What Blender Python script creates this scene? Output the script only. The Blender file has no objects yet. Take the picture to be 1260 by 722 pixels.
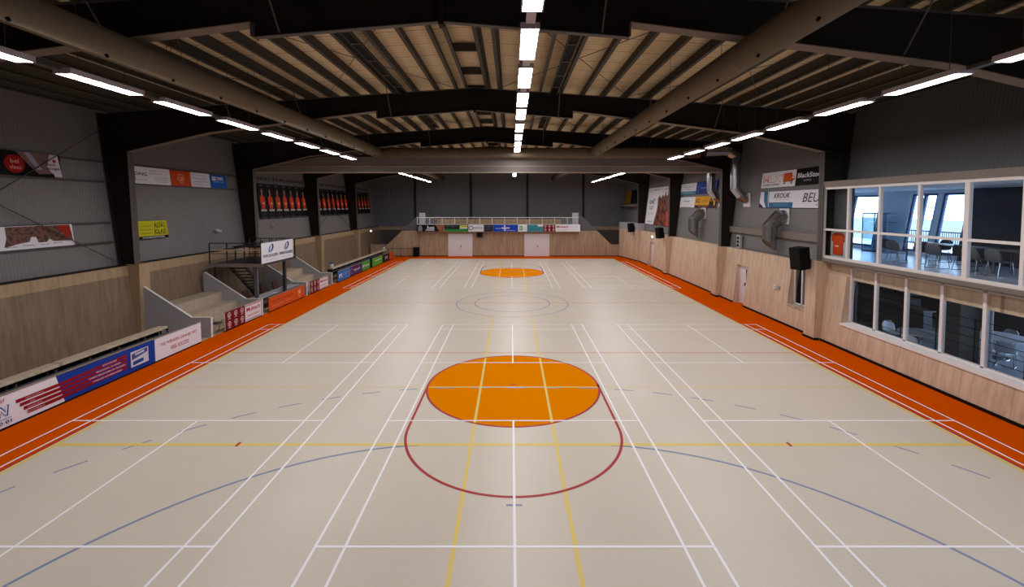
import bpy, math, random
from mathutils import Vector, Matrix
random.seed(4)
SC = bpy.context.scene
COL = SC.collection
PI = math.pi

# ------------------------------------------------------------------ materials
def new_mat(name):
    m = bpy.data.materials.new(name); m.use_nodes = True
    nt = m.node_tree; nt.nodes.clear()
    out = nt.nodes.new('ShaderNodeOutputMaterial')
    return m, nt, out

def pmat(name, col, rough=0.6, metal=0.0, spec=0.5, noise=0.0, nscale=6.0, bump=0.0):
    m, nt, out = new_mat(name)
    b = nt.nodes.new('ShaderNodeBsdfPrincipled')
    nt.links.new(b.outputs[0], out.inputs[0])
    b.inputs['Base Color'].default_value = (*col, 1)
    b.inputs['Roughness'].default_value = rough
    b.inputs['Metallic'].default_value = metal
    b.inputs['Specular IOR Level'].default_value = spec
    if noise or bump:
        tc = nt.nodes.new('ShaderNodeTexCoord')
        n = nt.nodes.new('ShaderNodeTexNoise'); n.inputs['Scale'].default_value = nscale
        n.inputs['Detail'].default_value = 4
        nt.links.new(tc.outputs['Object'], n.inputs['Vector'])
        if noise:
            r = nt.nodes.new('ShaderNodeMapRange')
            r.inputs[3].default_value = 1 - noise; r.inputs[4].default_value = 1 + noise
            mx = nt.nodes.new('ShaderNodeVectorMath'); mx.operation = 'SCALE'
            mx.inputs[0].default_value = col
            nt.links.new(n.outputs['Fac'], r.inputs[0])
            nt.links.new(r.outputs[0], mx.inputs['Scale'])
            nt.links.new(mx.outputs[0], b.inputs['Base Color'])
        if bump:
            bp = nt.nodes.new('ShaderNodeBump'); bp.inputs['Strength'].default_value = bump
            nt.links.new(n.outputs['Fac'], bp.inputs['Height'])
            nt.links.new(bp.outputs[0], b.inputs['Normal'])
    return m

def emat(name, col, strength):
    m, nt, out = new_mat(name)
    e = nt.nodes.new('ShaderNodeEmission')
    e.inputs[0].default_value = (*col, 1); e.inputs[1].default_value = strength
    nt.links.new(e.outputs[0], out.inputs[0])
    return m

def wood_mat(name, c1, c2, c3, joint=1.22, along='Y', rough=0.55, jointdark=0.75):
    """plywood: vertical grain streaks, knots, and thin sheet joints every `joint` metres along an axis"""
    m, nt, out = new_mat(name)
    N, Lk = nt.nodes, nt.links
    b = N.new('ShaderNodeBsdfPrincipled'); Lk.new(b.outputs[0], out.inputs[0])
    b.inputs['Roughness'].default_value = rough; b.inputs['Specular IOR Level'].default_value = 0.25
    tc = N.new('ShaderNodeTexCoord')
    mp = N.new('ShaderNodeMapping'); mp.inputs['Scale'].default_value = (7, 7, 0.7)
    Lk.new(tc.outputs['Object'], mp.inputs['Vector'])
    n1 = N.new('ShaderNodeTexNoise'); n1.inputs['Scale'].default_value = 1.0; n1.inputs['Detail'].default_value = 6
    n1.inputs['Distortion'].default_value = 0.8
    Lk.new(mp.outputs[0], n1.inputs['Vector'])
    cr = N.new('ShaderNodeValToRGB')
    cr.color_ramp.elements[0].position = 0.32; cr.color_ramp.elements[0].color = (*c1, 1)
    cr.color_ramp.elements[1].position = 0.68; cr.color_ramp.elements[1].color = (*c2, 1)
    e = cr.color_ramp.elements.new(0.5); e.color = (*[(a + d) / 2 for a, d in zip(c1, c2)], 1)
    Lk.new(n1.outputs['Fac'], cr.inputs[0])
    # knots
    mp2 = N.new('ShaderNodeMapping'); mp2.inputs['Scale'].default_value = (2.6, 2.6, 1.7)
    Lk.new(tc.outputs['Object'], mp2.inputs['Vector'])
    vo = N.new('ShaderNodeTexVoronoi'); vo.inputs['Scale'].default_value = 1.6
    Lk.new(mp2.outputs[0], vo.inputs['Vector'])
    k = N.new('ShaderNodeMapRange'); k.inputs[1].default_value = 0.03; k.inputs[2].default_value = 0.10
    k.inputs[3].default_value = 0.75; k.inputs[4].default_value = 0.0
    Lk.new(vo.outputs['Distance'], k.inputs[0])
    mx = N.new('ShaderNodeMix'); mx.data_type = 'RGBA'
    Lk.new(k.outputs[0], mx.inputs[0]); Lk.new(cr.outputs[0], mx.inputs[6]); mx.inputs[7].default_value = (*c3, 1)
    # joints
    sp = N.new('ShaderNodeSeparateXYZ'); Lk.new(tc.outputs['Object'], sp.inputs[0])
    dv = N.new('ShaderNodeMath'); dv.operation = 'DIVIDE'; dv.inputs[1].default_value = joint
    Lk.new(sp.outputs[along], dv.inputs[0])
    fr = N.new('ShaderNodeMath'); fr.operation = 'FRACT'; Lk.new(dv.outputs[0], fr.inputs[0])
    ls = N.new('ShaderNodeMath'); ls.operation = 'LESS_THAN'; ls.inputs[1].default_value = 0.018
    Lk.new(fr.outputs[0], ls.inputs[0])
    jm = N.new('ShaderNodeMath'); jm.operation = 'MULTIPLY'; jm.inputs[1].default_value = jointdark
    Lk.new(ls.outputs[0], jm.inputs[0])
    m2 = N.new('ShaderNodeMix'); m2.data_type = 'RGBA'
    Lk.new(jm.outputs[0], m2.inputs[0]); Lk.new(mx.outputs[2], m2.inputs[6])
    m2.inputs[7].default_value = (*[v * 0.45 for v in c1], 1)
    Lk.new(m2.outputs[2], b.inputs['Base Color'])
    return m

def deck_mat():
    m, nt, out = new_mat('roof_lining')
    N, Lk = nt.nodes, nt.links
    b = N.new('ShaderNodeBsdfPrincipled'); Lk.new(b.outputs[0], out.inputs[0]); b.inputs['Roughness'].default_value = 0.8
    b.inputs['Specular IOR Level'].default_value = 0.1
    tc = N.new('ShaderNodeTexCoord'); sp = N.new('ShaderNodeSeparateXYZ'); Lk.new(tc.outputs['Object'], sp.inputs[0])
    def lines(period, frac, dark):
        d = N.new('ShaderNodeMath'); d.operation = 'DIVIDE'; d.inputs[1].default_value = period; Lk.new(sp.outputs['Y'], d.inputs[0])
        f = N.new('ShaderNodeMath'); f.operation = 'FRACT'; Lk.new(d.outputs[0], f.inputs[0])
        l = N.new('ShaderNodeMath'); l.operation = 'LESS_THAN'; l.inputs[1].default_value = frac; Lk.new(f.outputs[0], l.inputs[0])
        k = N.new('ShaderNodeMath'); k.operation = 'MULTIPLY'; k.inputs[1].default_value = dark; Lk.new(l.outputs[0], k.inputs[0])
        return k
    a, c = lines(1.0, 0.05, 0.55), lines(0.2, 0.25, 0.16)
    s = N.new('ShaderNodeMath'); s.operation = 'MAXIMUM'; Lk.new(a.outputs[0], s.inputs[0]); Lk.new(c.outputs[0], s.inputs[1])
    nz = N.new('ShaderNodeTexNoise'); nz.inputs['Scale'].default_value = 0.5; Lk.new(tc.outputs['Object'], nz.inputs['Vector'])
    cr = N.new('ShaderNodeValToRGB'); cr.color_ramp.elements[0].color = (0.58, 0.45, 0.285, 1); cr.color_ramp.elements[1].color = (0.74, 0.58, 0.385, 1)
    Lk.new(nz.outputs['Fac'], cr.inputs[0])
    mx = N.new('ShaderNodeMix'); mx.data_type = 'RGBA'; Lk.new(s.outputs[0], mx.inputs[0]); Lk.new(cr.outputs[0], mx.inputs[6])
    mx.inputs[7].default_value = (0.12, 0.08, 0.05, 1)
    Lk.new(mx.outputs[2], b.inputs['Base Color'])
    return m

def glass_mat(name, tint=(1, 1, 1), refl=1.0):
    m, nt, out = new_mat(name)
    N, Lk = nt.nodes, nt.links
    t = N.new('ShaderNodeBsdfTransparent'); t.inputs[0].default_value = (*tint, 1)
    g = N.new('ShaderNodeBsdfGlossy'); g.inputs['Roughness'].default_value = 0.0
    f = N.new('ShaderNodeLayerWeight'); f.inputs[0].default_value = .5
    p = N.new('ShaderNodeMath'); p.operation = 'POWER'; p.inputs[1].default_value = 5; Lk.new(f.outputs['Facing'], p.inputs[0])
    k = N.new('ShaderNodeMath'); k.operation = 'MULTIPLY_ADD'; k.inputs[1].default_value = .5 * refl; k.inputs[2].default_value = .022 * refl
    Lk.new(p.outputs[0], k.inputs[0])
    x = N.new('ShaderNodeMixShader'); Lk.new(k.outputs[0], x.inputs[0]); Lk.new(t.outputs[0], x.inputs[1]); Lk.new(g.outputs[0], x.inputs[2])
    Lk.new(x.outputs[0], out.inputs[0])
    return m

def crowd_mat(name, cols, scale=14):
    """blurry printed crowd photograph: irregular cells of several inks"""
    m, nt, out = new_mat(name)
    N, Lk = nt.nodes, nt.links
    b = N.new('ShaderNodeBsdfPrincipled'); Lk.new(b.outputs[0], out.inputs[0]); b.inputs['Roughness'].default_value = 0.5
    tc = N.new('ShaderNodeTexCoord')
    n = N.new('ShaderNodeTexNoise'); n.inputs['Scale'].default_value = scale; n.inputs['Detail'].default_value = 5
    Lk.new(tc.outputs['Object'], n.inputs['Vector'])
    cr = N.new('ShaderNodeValToRGB'); cr.color_ramp.interpolation = 'CONSTANT'
    els = cr.color_ramp.elements
    els[0].position = 0; els[0].color = (*cols[0], 1); els[1].position = 0.9; els[1].color = (*cols[-1], 1)
    for i, c in enumerate(cols[1:]):
        e = els.new(0.40 + 0.22 * i / max(1, len(cols) - 2)); e.color = (*c, 1)
    Lk.new(n.outputs['Fac'], cr.inputs[0]); Lk.new(cr.outputs[0], b.inputs['Base Color'])
    return m

M = {}
M['court'] = pmat('court_beige', (0.60, 0.535, 0.455), 0.38, spec=0.42, noise=0.05, nscale=0.7)
M['orange_floor'] = pmat('border_orange', (0.58, 0.076, 0.0), 0.6, spec=0.0, noise=0.06, nscale=1.5)
M['service_floor'] = pmat('service_floor', (0.42, 0.33, 0.21), 0.6)
M['circle'] = pmat('circle_orange', (0.70, 0.205, 0.0), 0.6, spec=0.0)
M['l_white'] = pmat('line_white', (0.88, 0.87, 0.92), 0.45)
M['l_yellow'] = pmat('line_yellow', (0.72, 0.54, 0.12), 0.45)
M['l_faint'] = pmat('line_faint_yellow', (0.66, 0.52, 0.30), 0.45)
M['l_red'] = pmat('line_red', (0.36, 0.006, 0.008), 0.5)
M['l_blue'] = pmat('line_blue', (0.19, 0.24, 0.40), 0.45)
M['l_orange'] = pmat('line_orange', (0.55, 0.16, 0.03), 0.45)
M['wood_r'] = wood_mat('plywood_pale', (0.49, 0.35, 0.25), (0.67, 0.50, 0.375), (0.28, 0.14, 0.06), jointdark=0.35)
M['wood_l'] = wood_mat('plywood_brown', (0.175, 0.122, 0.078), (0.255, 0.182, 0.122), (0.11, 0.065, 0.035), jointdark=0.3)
M['wood_band'] = wood_mat('plywood_band', (0.33, 0.225, 0.13), (0.42, 0.30, 0.185), (0.13, 0.065, 0.03), joint=2.44, jointdark=0.3)
M['wood_x'] = wood_mat('plywood_end', (0.29, 0.20, 0.13), (0.45, 0.325, 0.22), (0.22, 0.13, 0.07), along='X', joint=0.62, jointdark=0.4)
M['wood_bench'] = wood_mat('bench_ply', (0.40, 0.32, 0.235), (0.53, 0.435, 0.335), (0.30, 0.2, 0.1), joint=5)
M['wood_dark'] = pmat('stained_wood', (0.075, 0.06, 0.05), 0.6, noise=0.2)
M['clad'] = pmat('wall_steel_grey', (0.165, 0.155, 0.155), 0.5, noise=0.05, nscale=0.8)
M['clad_end'] = pmat('end_wall_grey', (0.15, 0.15, 0.172), 0.55, noise=0.05, nscale=0.8)
M['steel'] = pmat('frame_paint_dark', (0.016, 0.012, 0.0095), 0.65, spec=0.2)
M['flange'] = pmat('flange_paint', (0.17, 0.135, 0.105), 0.6, spec=0.2)
M['colflange'] = pmat('column_flange', (0.075, 0.066, 0.06), 0.6)
M['purlin'] = pmat('purlin_grey', (0.062, 0.056, 0.047), 0.6, spec=0.2)
M['deck'] = deck_mat()
M['fascia'] = pmat('fascia_taupe', (0.18, 0.152, 0.14), 0.7)
M['fasciarail'] = pmat('fascia_rail', (0.36, 0.30, 0.26), 0.6)
M['duct'] = pmat('fabric_duct', (0.165, 0.128, 0.088), 0.9, spec=0.1, noise=0.05)
M['galv'] = pmat('galvanised', (0.40, 0.40, 0.43), 0.26, metal=1.0, noise=0.12, nscale=5)
M['galv_in'] = pmat('duct_inside', (0.12, 0.08, 0.05), 0.8)
M['rod'] = pmat('rod_dark', (0.05, 0.045, 0.04), 0.5)
M['lamp_body'] = pmat('lamp_body', (0.44, 0.37, 0.40), 0.5)
M['lamp'] = emat('lamp_glow', (1.0, 0.965, 0.96), 46.0)
M['black'] = pmat('black_matt', (0.005, 0.005, 0.006), 0.6, spec=0.08)
M['rubber'] = pmat('baseboard_black', (0.008, 0.007, 0.006), 0.6, spec=0.1)
M['grey_panel'] = pmat('panel_grey', (0.36, 0.35, 0.385), 0.5)
M['white'] = pmat('white_paint', (0.74, 0.72, 0.75), 0.4)
M['door_white'] = pmat('door_white', (0.70, 0.67, 0.71), 0.45)
M['white_frame'] = pmat('frame_white', (0.74, 0.69, 0.68), 0.4)
M['sill'] = pmat('sill_white', (0.80, 0.77, 0.77), 0.5, noise=.04, nscale=30)
M['beam_taupe'] = pmat('beam_taupe', (0.19, 0.155, 0.135), 0.6)
M['plat_steel'] = pmat('platform_steel', (0.02, 0.02, 0.022), 0.45)
M['post_blue'] = pmat('post_bluegrey', (0.07, 0.08, 0.10), 0.4)
M['board_edge'] = pmat('board_edge', (0.24, 0.19, 0.16), 0.6)
M['parapet'] = pmat('parapet_grey', (0.085, 0.085, 0.095), 0.6)
M['glass'] = glass_mat('window_glass', (0.94, 0.97, 1.0), 0.9)
M['glass_dark'] = glass_mat('window_glass_lower', (0.85, 0.88, 0.92), 0.5)
M['glass_cab'] = glass_mat('cabinet_glass', (0.62, 0.75, 0.82), 1.0)
M['lounge_wall'] = pmat('lounge_wall', (0.72, 0.76, 0.82), 0.7)
M['lounge_dark'] = pmat('lounge_partition', (0.10, 0.085, 0.08), 0.7)
M['lounge_floor'] = pmat('lounge_floor', (0.55, 0.58, 0.62), 0.3)
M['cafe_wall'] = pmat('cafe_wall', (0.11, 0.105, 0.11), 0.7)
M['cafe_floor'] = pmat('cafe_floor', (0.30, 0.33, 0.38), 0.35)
M['shell'] = pmat('chair_shell', (0.15, 0.14, 0.14), 0.5)
M['shell_dark'] = pmat('chair_shell_dark', (0.025, 0.025, 0.03), 0.5)
M['chrome'] = pmat('chair_chrome', (0.35, 0.36, 0.38), 0.25, metal=1.0)
M['ground'] = pmat('outside_ground', (0.78, 0.77, 0.76), 0.9)
M['seat_red'] = pmat('seat_dark_red', (0.06, 0.012, 0.012), 0.7)
INK = {}
def ink(r, g, b):
    k = (r, g, b)
    if k not in INK:
        lin = [(v / 255 / 12.92 if v / 255 <= 0.04045 else ((v / 255 + 0.055) / 1.055) ** 2.4) for v in k]
        INK[k] = pmat('ink_%02x%02x%02x' % k, lin, 0.5, spec=0.12)
    return INK[k]
WHITE, BLACK = ink(222, 220, 228), ink(12, 12, 16)
MAROON, CRIM = ink(112, 18, 26), ink(170, 28, 40)
NAVY = ink(28, 34, 62)

# ------------------------------------------------------------------ mesh builder
class B:
    def __init__(self): self.v = []; self.f = []; self.mi = []; self.mats = []
    def _m(self, mat):
        if mat is None: return 0
        if mat not in self.mats: self.mats.append(mat)
        return self.mats.index(mat)
    def add(self, vs, fs, mat=None):
        o = len(self.v); self.v += [tuple(p) for p in vs]; i = self._m(mat)
        for f in fs: self.f.append(tuple(o + k for k in f)); self.mi.append(i)
        return self
    def box(self, x0, x1, y0, y1, z0, z1, mat=None):
        x0, x1 = sorted((x0, x1)); y0, y1 = sorted((y0, y1)); z0, z1 = sorted((z0, z1))
        vs = [(x, y, z) for z in (z0, z1) for y in (y0, y1) for x in (x0, x1)]
        return self.add(vs, [(0, 2, 3, 1), (4, 5, 7, 6), (0, 1, 5, 4), (2, 6, 7, 3), (0, 4, 6, 2), (1, 3, 7, 5)], mat)
    def prism(self, poly, axis, a, b, mat=None):
        """poly: 2-D outline; axis: extrusion axis 'X' (poly=YZ) 'Y' (poly=XZ) 'Z' (poly=XY)"""
        def P(p, t): return {'X': (t, p[0], p[1]), 'Y': (p[0], t, p[1]), 'Z': (p[0], p[1], t)}[axis]
        n = len(poly)
        vs = [P(p, a) for p in poly] + [P(p, b) for p in poly]
        fs = [tuple(range(n)), tuple(range(2 * n - 1, n - 1, -1))] + [(i, n + i, n + (i + 1) % n, (i + 1) % n) for i in range(n)]
        return self.add(vs, fs, mat)
    def tube(self, pts, r, n=8, mat=None, cap=True, rs=None, dirs=None):
        pts = [Vector(p) for p in pts]; rings = []
        for i, p in enumerate(pts):
            t1 = (pts[i] - pts[i - 1]).normalized() if i else None
            t2 = (pts[i + 1] - pts[i]).normalized() if i < len(pts) - 1 else None
            nrm = dirs[i] if dirs and dirs[i] is not None else ((t1 + t2).normalized() if t1 and t2 else (t1 or t2))
            t = t2 if t2 is not None else t1
            up = Vector((0, 0, 1)) if abs(t.z) < 0.9 else Vector((0, 1, 0))
            a = t.cross(up).normalized(); b = t.cross(a).normalized()
            rr = rs[i] if rs else r; ring = []
            nrm = Vector(nrm)
            for k in range(n):
                q = a * math.cos(2 * PI * k / n) * rr + b * math.sin(2 * PI * k / n) * rr
                s = -q.dot(nrm) / max(1e-6, t.dot(nrm))     # slide along the run onto the mitre plane
                ring.append(p + q + t * s)
            rings.append(ring)
        # keep ring start angles aligned
        for i in range(1, len(rings)):
            best = min(range(n), key=lambda s: sum((rings[i][(k + s) % n] - rings[i - 1][k]).length for k in range(n)))
            rev = [rings[i][-k % n] for k in range(n)]
            best2 = min(range(n), key=lambda s: sum((rev[(k + s) % n] - rings[i - 1][k]).length for k in range(n)))
            d1 = sum((rings[i][(k + best) % n] - rings[i - 1][k]).length for k in range(n))
            d2 = sum((rev[(k + best2) % n] - rings[i - 1][k]).length for k in range(n))
            rings[i] = [rings[i][(k + best) % n] for k in range(n)] if d1 <= d2 else [rev[(k + best2) % n] for k in range(n)]
        vs = [q for r_ in rings for q in r_]; fs = []
        for i in range(len(rings) - 1):
            for k in range(n):
                fs.append((i * n + k, i * n + (k + 1) % n, (i + 1) * n + (k + 1) % n, (i + 1) * n + k))
        if cap: fs += [tuple(range(n))[::-1], tuple(range((len(rings) - 1) * n, len(rings) * n))]
        return self.add(vs, fs, mat)
    def lathe(self, prof, c, n=16, mat=None):
        vs = [(c[0] + r * math.cos(2 * PI * k / n), c[1] + r * math.sin(2 * PI * k / n), c[2] + z) for r, z in prof for k in range(n)]
        fs = [(i * n + k, i * n + (k + 1) % n, (i + 1) * n + (k + 1) % n, (i + 1) * n + k) for i in range(len(prof) - 1) for k in range(n)]
        fs += [tuple(range(n))[::-1], tuple(range((len(prof) - 1) * n, len(prof) * n))]
        return self.add(vs, fs, mat)
    def build(self, name, mat=None, parent=None, smooth=False, bevel=0.0):
        org = LOC.get(parent.name, (0, 0, 0)) if parent is not None else None
        if org is None:      # own origin: middle of the base
            xs = [p[0] for p in self.v]; ys = [p[1] for p in self.v]; zs = [p[2] for p in self.v]
            org = ((min(xs) + max(xs)) / 2, (min(ys) + max(ys)) / 2, min(zs))
            loc = org
        else: loc = (0, 0, 0)
        me = bpy.data.meshes.new(name)
        me.from_pydata([(p[0] - org[0], p[1] - org[1], p[2] - org[2]) for p in self.v], [], self.f)
        mats = self.mats or []
        if mat is not None and mat not in mats and not mats: mats = [mat]
        for m_ in mats: me.materials.append(m_)
        if self.mats: me.polygons.foreach_set('material_index', self.mi)
        import bmesh as _b
        bm = _b.new(); bm.from_mesh(me); _b.ops.recalc_face_normals(bm, faces=bm.faces); bm.to_mesh(me); bm.free()
        if smooth:
            for p in me.polygons: p.use_smooth = True
        me.update()
        o = bpy.data.objects.new(name, me); COL.objects.link(o); o.location = loc
        if parent is not None: o.parent = parent; LOC[o.name] = org
        else: LOC[o.name] = org
        if bevel:
            md = o.modifiers.new('bevel', 'BEVEL'); md.width = bevel; md.segments = 2; md.limit_method = 'ANGLE'
        return o
LOC = {}

def tag(o, label=None, cat=None, group=None, kind=None):
    if label: o['label'] = label
    if cat: o['category'] = cat
    if group: o['group'] = group
    if kind: o['kind'] = kind
    return o
def thing(name, label, cat, loc=(0, 0, 0), group=None, kind=None, rot=None):
    o = bpy.data.objects.new(name, None); COL.objects.link(o); o.location = loc; o.empty_display_size = 0.2
    if rot is not None: o.rotation_euler = rot
    LOC[o.name] = tuple(loc)
    return tag(o, label, cat, group, kind)
def dup_tree(root, loc, label=None, group=None, rotz=None):
    r = root.copy(); COL.objects.link(r); r.location = loc
    if rotz is not None: r.rotation_euler = (0, 0, rotz)
    if label: r['label'] = label
    if group: r['group'] = group
    for ch in list(root.children):
        c = ch.copy(); COL.objects.link(c); c.parent = r
        for g in list(ch.children):
            d = g.copy(); COL.objects.link(d); d.parent = c
    return r
ORD = ['first', 'second', 'third', 'fourth', 'fifth', 'sixth', 'seventh', 'eighth', 'ninth', 'tenth', 'eleventh', 'twelfth',
       'thirteenth', 'fourteenth', 'fifteenth', 'sixteenth', 'seventeenth', 'eighteenth']

# ------------------------------------------------------------------ main dimensions
FY = [8.95, 17.1, 25.3, 33.6, 41.85]       # portal frames
END, NEAR = 50.0, -1.6
FL, FR, RX = -14.6, 11.97, -1.45           # column faces and ridge
CL = lambda z: -(15.0 + .11 * z)           # leaning cladding, left and right
CR = lambda z: 12.2 + .11 * z
WL = lambda z: -(14.72 + .10 * z)          # leaning wood panelling
WR = lambda z: 11.92 + .10 * z
WT = 2.88                                  # top of the panelling
DECK = lambda x: 10.06 - .066 * abs(x - RX)

# ------------------------------------------------------------------ floor and lines
fl = B()
fl.box(-11.95, 12.6, NEAR, 45.4, -0.2, 0, M['orange_floor'])
fl.box(-16.2, -11.95, NEAR, END + .3, -0.2, 0, M['service_floor'])
fl.box(-11.95, 12.6, 45.4, END + .3, -0.2, 0, M['service_floor'])
floor = fl.build('floor'); tag(floor, 'beige sports hall floor with orange border and coloured court lines', 'floor', kind='structure')
def flat(polys, z, name, mat):
    b = B()
    for i, p in enumerate(polys): b.add([(x, y, z + (i % 50) * 2e-6) for x, y in p], [tuple(range(len(p)))])
    o = b.build(name, mat, floor)
    return o
def rect(x0, x1, y0, y1): return [(x0, y0), (x1, y0), (x1, y1), (x0, y1)]
def hline(y, x0, x1, w): return rect(x0, x1, y - w / 2, y + w / 2)
def vline(x, y0, y1, w): return rect(x - w / 2, x + w / 2, y0, y1)
def arc(cx, cy, r, a0, a1, w, n=48):
    out = []
    for i in range(n):
        a, c = a0 + (a1 - a0) * i / n, a0 + (a1 - a0) * (i + 1) / n
        out.append([(cx + (r - w / 2) * math.cos(a), cy + (r - w / 2) * math.sin(a)), (cx + (r + w / 2) * math.cos(a), cy + (r + w / 2) * math.sin(a)),
                    (cx + (r + w / 2) * math.cos(c), cy + (r + w / 2) * math.sin(c)), (cx + (r - w / 2) * math.cos(c), cy + (r - w / 2) * math.sin(c))])
    return out
def circle(cx, cy, r, n=96): return [(cx + r * math.cos(2 * PI * i / n), cy + r * math.sin(2 * PI * i / n)) for i in range(n)]
CY = 23.47
flat([rect(-10.06, 10.06, 1.2, 43.35)], .0004, 'play_field', M['court'])
mir = lambda y: 2 * CY - y
# orange discs
flat([circle(0, 12.64, 2.5), circle(0, mir(12.64), 2.5)], .0008, 'penalty_disc', M['circle'])
# blue handball lines
blue = []
for s in (1, -1):
    g = lambda y: y if s > 0 else mir(y)
    pts = []
    for i in range(41):
        a = PI / 2 * i / 40
        pts.append((1.5 + 6 * math.cos(a), 3.41 + 6 * math.sin(a)))
    path = pts + [(-x, y) for x, y in reversed(pts)]
    for (xa, ya), (xb, yb) in zip(path[:-1], path[1:]):
        d = Vector((xb - xa, yb - ya)).normalized(); nx, ny = -d.y * .028, d.x * .028
        q = [(xa + nx, ya + ny), (xa - nx, ya - ny), (xb - nx, yb - ny), (xb + nx, yb + ny)]
        blue.append([(x, g(y)) for x, y in q])
    # dashed nine metre line
    L9 = []
    for i in range(400):
        a = PI / 2 * i / 399; L9.append((1.5 + 9 * math.cos(a), 3.41 + 9 * math.sin(a)))
    L9 += [(1.5 - 3 * i / 100, 12.41) for i in range(1, 100)] + [(-x, y) for x, y in reversed(L9)]
    acc = 0.0
    for (xa, ya), (xb, yb) in zip(L9[:-1], L9[1:]):
        ln = math.hypot(xb - xa, yb - ya); acc += ln
        if (acc % 1.02) < .52 and abs(xa) < 9.85 and abs(xb) < 9.85:
            d = Vector((xb - xa, yb - ya)).normalized(); nx, ny = -d.y * .022, d.x * .022
            q = [(xa + nx, ya + ny), (xa - nx, ya - ny), (xb - nx, yb - ny), (xb + nx, yb + ny)]
            blue.append([(x, g(y)) for x, y in q])
    blue.append(rect(-.14, .14, *sorted((g(7.43), g(7.48)))))
blue += arc(0, CY - .05, 2.97, 0, 2 * PI, .045, 96) + arc(0, CY, 2.0, 0, 2 * PI, .045, 96)
flat(blue, .0016, 'blue_court_lines', M['l_blue'])
# orange cross lines
flat([hline(15.43, -9.93, 9.93, .055), hline(CY, -9.93, 9.93, .05), hline(mir(15.43), -9.93, 9.93, .05)], .0012, 'orange_court_lines', M['l_orange'])
# yellow
yel = [vline(-9.99, 1.5, 43.2, .085), vline(9.99, 1.5, 43.2, .085)]
for x in (-.93, .93): yel += [vline(x, 1.5, 20.55, .065), vline(x, 24.6, 43.2, .065)]
for y in (9.41, ): yel += [hline(y, -9.95, 9.95, .10), hline(mir(y), -9.95, 9.95, .06)]
flat(yel, .0024, 'yellow_court_lines', M['l_yellow'])
flat([hline(12.46, -9.95, 9.95, .06), hline(20.52, -9.95, 9.95, .05), hline(mir(12.46), -9.95, 9.95, .05)], .0020, 'faint_yellow_lines', M['l_faint'])
flat([hline(12.46, -2.45, -.95, .06), hline(12.46, .95, 2.45, .06)], .0022, 'yellow_disc_lines', M['l_yellow'])
# red
red = [vline(-10.10, 1.2, 43.35, .05), vline(10.10, 1.2, 43.35, .05)]
for s in (1, -1):
    g = lambda y: y if s > 0 else mir(y)
    red += [[(x, g(y)) for x, y in q] for q in arc(0, 12.64, 2.47, 0, 2 * PI, .06, 96) + arc(0, 10.14, 2.47, PI, 2 * PI, .06, 48)]
    for x in (-2.47, 2.47): red.append(vline(x, *sorted((g(10.14), g(12.64))), .06))
    for x in (-6.02, 6.02): red.append(vline(x, *sorted((g(9.33), g(9.50))), .06))
    red.append(rect(-.08, .08, *sorted((g(12.6), g(12.65)))))
flat(red, .0028, 'red_court_lines', M['l_red'])
# white badminton courts
wh = []
W = .044
for c0 in (5.76, mir(5.84) - 13.4):
    y0, y1 = c0, c0 + 13.4
    rows = [y0, y0 + .76, y0 + 4.72, y0 + 8.68, y0 + 12.64, y1]
    for cx in (-7.65, 0, 7.65):
        for y in rows: wh.append(hline(y, cx - 3.05, cx + 3.05, W))
        for x in (-3.05, -2.59, 2.59, 3.05): wh.append(vline(cx + x, y0, y1, W))
        wh.append(vline(cx, y0, y0 + 4.72, W)); wh.append(vline(cx, y0 + 8.68, y1, W))
flat(wh, .0032, 'white_court_lines', M['l_white'])

# ------------------------------------------------------------------ walls
def corrugated(plane, y0, y1, z0, z1, side, pitch=.105, depth=.009):
    """ribbed steel tray wall, ribs running up the leaning plane"""
    b = B(); ys = []; y = y0; k = 0
    while y < y1 - 1e-6:
        ys += [(y, 0), (min(y + pitch * .55, y1), 0), (min(y + pitch * .68, y1), 1), (min(y + pitch * .88, y1), 1)]
        y += pitch
    ys.append((y1, 0))
    s = 1 if side == 'L' else -1
    vs = []
    for yy, d in ys:
        for z in (z0, z1): vs.append((plane(z) + s * d * depth, yy, z))
    return b.add(vs, [(2 * i, 2 * i + 1, 2 * i + 3, 2 * i + 2) for i in range(len(ys) - 1)])

wallL = corrugated(CL, NEAR, END, WT - .1, 9.25, 'L').build('wall_left', M['clad']); tag(wallL, 'ribbed grey steel wall leaning outward along the left side', 'wall', kind='structure')
wr = corrugated(CR, FY[1], END, WT - .1, 9.25, 'R')
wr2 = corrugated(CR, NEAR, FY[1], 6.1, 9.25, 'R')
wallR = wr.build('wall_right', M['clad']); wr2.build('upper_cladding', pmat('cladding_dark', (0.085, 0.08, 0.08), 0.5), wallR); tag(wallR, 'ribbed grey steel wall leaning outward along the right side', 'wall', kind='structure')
ge = B(); xs = []; x = -16.2; st = .22
while x < 13.4:
    xs += [(x, 0), (x + .15, 0), (x + .17, .02), (x + .20, .02)]; x += st
ge.add([(xx, END - d, z) for xx, d in xs for z in (0, 10.1)], [(2 * i, 2 * i + 1, 2 * i + 3, 2 * i + 2) for i in range(len(xs) - 1)])
wallB = ge.build('wall_back', M['clad_end']); tag(wallB, 'dark grey ribbed end wall behind the far balcony', 'wall', kind='structure')
for x in (-10.9, -4.6, 1.78, 8.1):
    B().box(x - .09, x + .09, END - .22, END - .03, 0, 9.6).build('end_wall_post', M['steel'], wallB)
gb = B().box(-16.4, 13.6, END - .12, END - .04, 2.5, 2.88, M['wood_x']).box(-16.4, 13.6, END - .12, END - .04, 0, 2.5, M['wood_dark'])
gb.build('wood_wainscot', None, wallB)
nw = B().box(-17, 14, NEAR - .2, NEAR, 0, 10.2).build('wall_near', M['clad_end']); tag(nw, 'grey end wall behind the viewpoint', 'wall', kind='structure')

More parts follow.
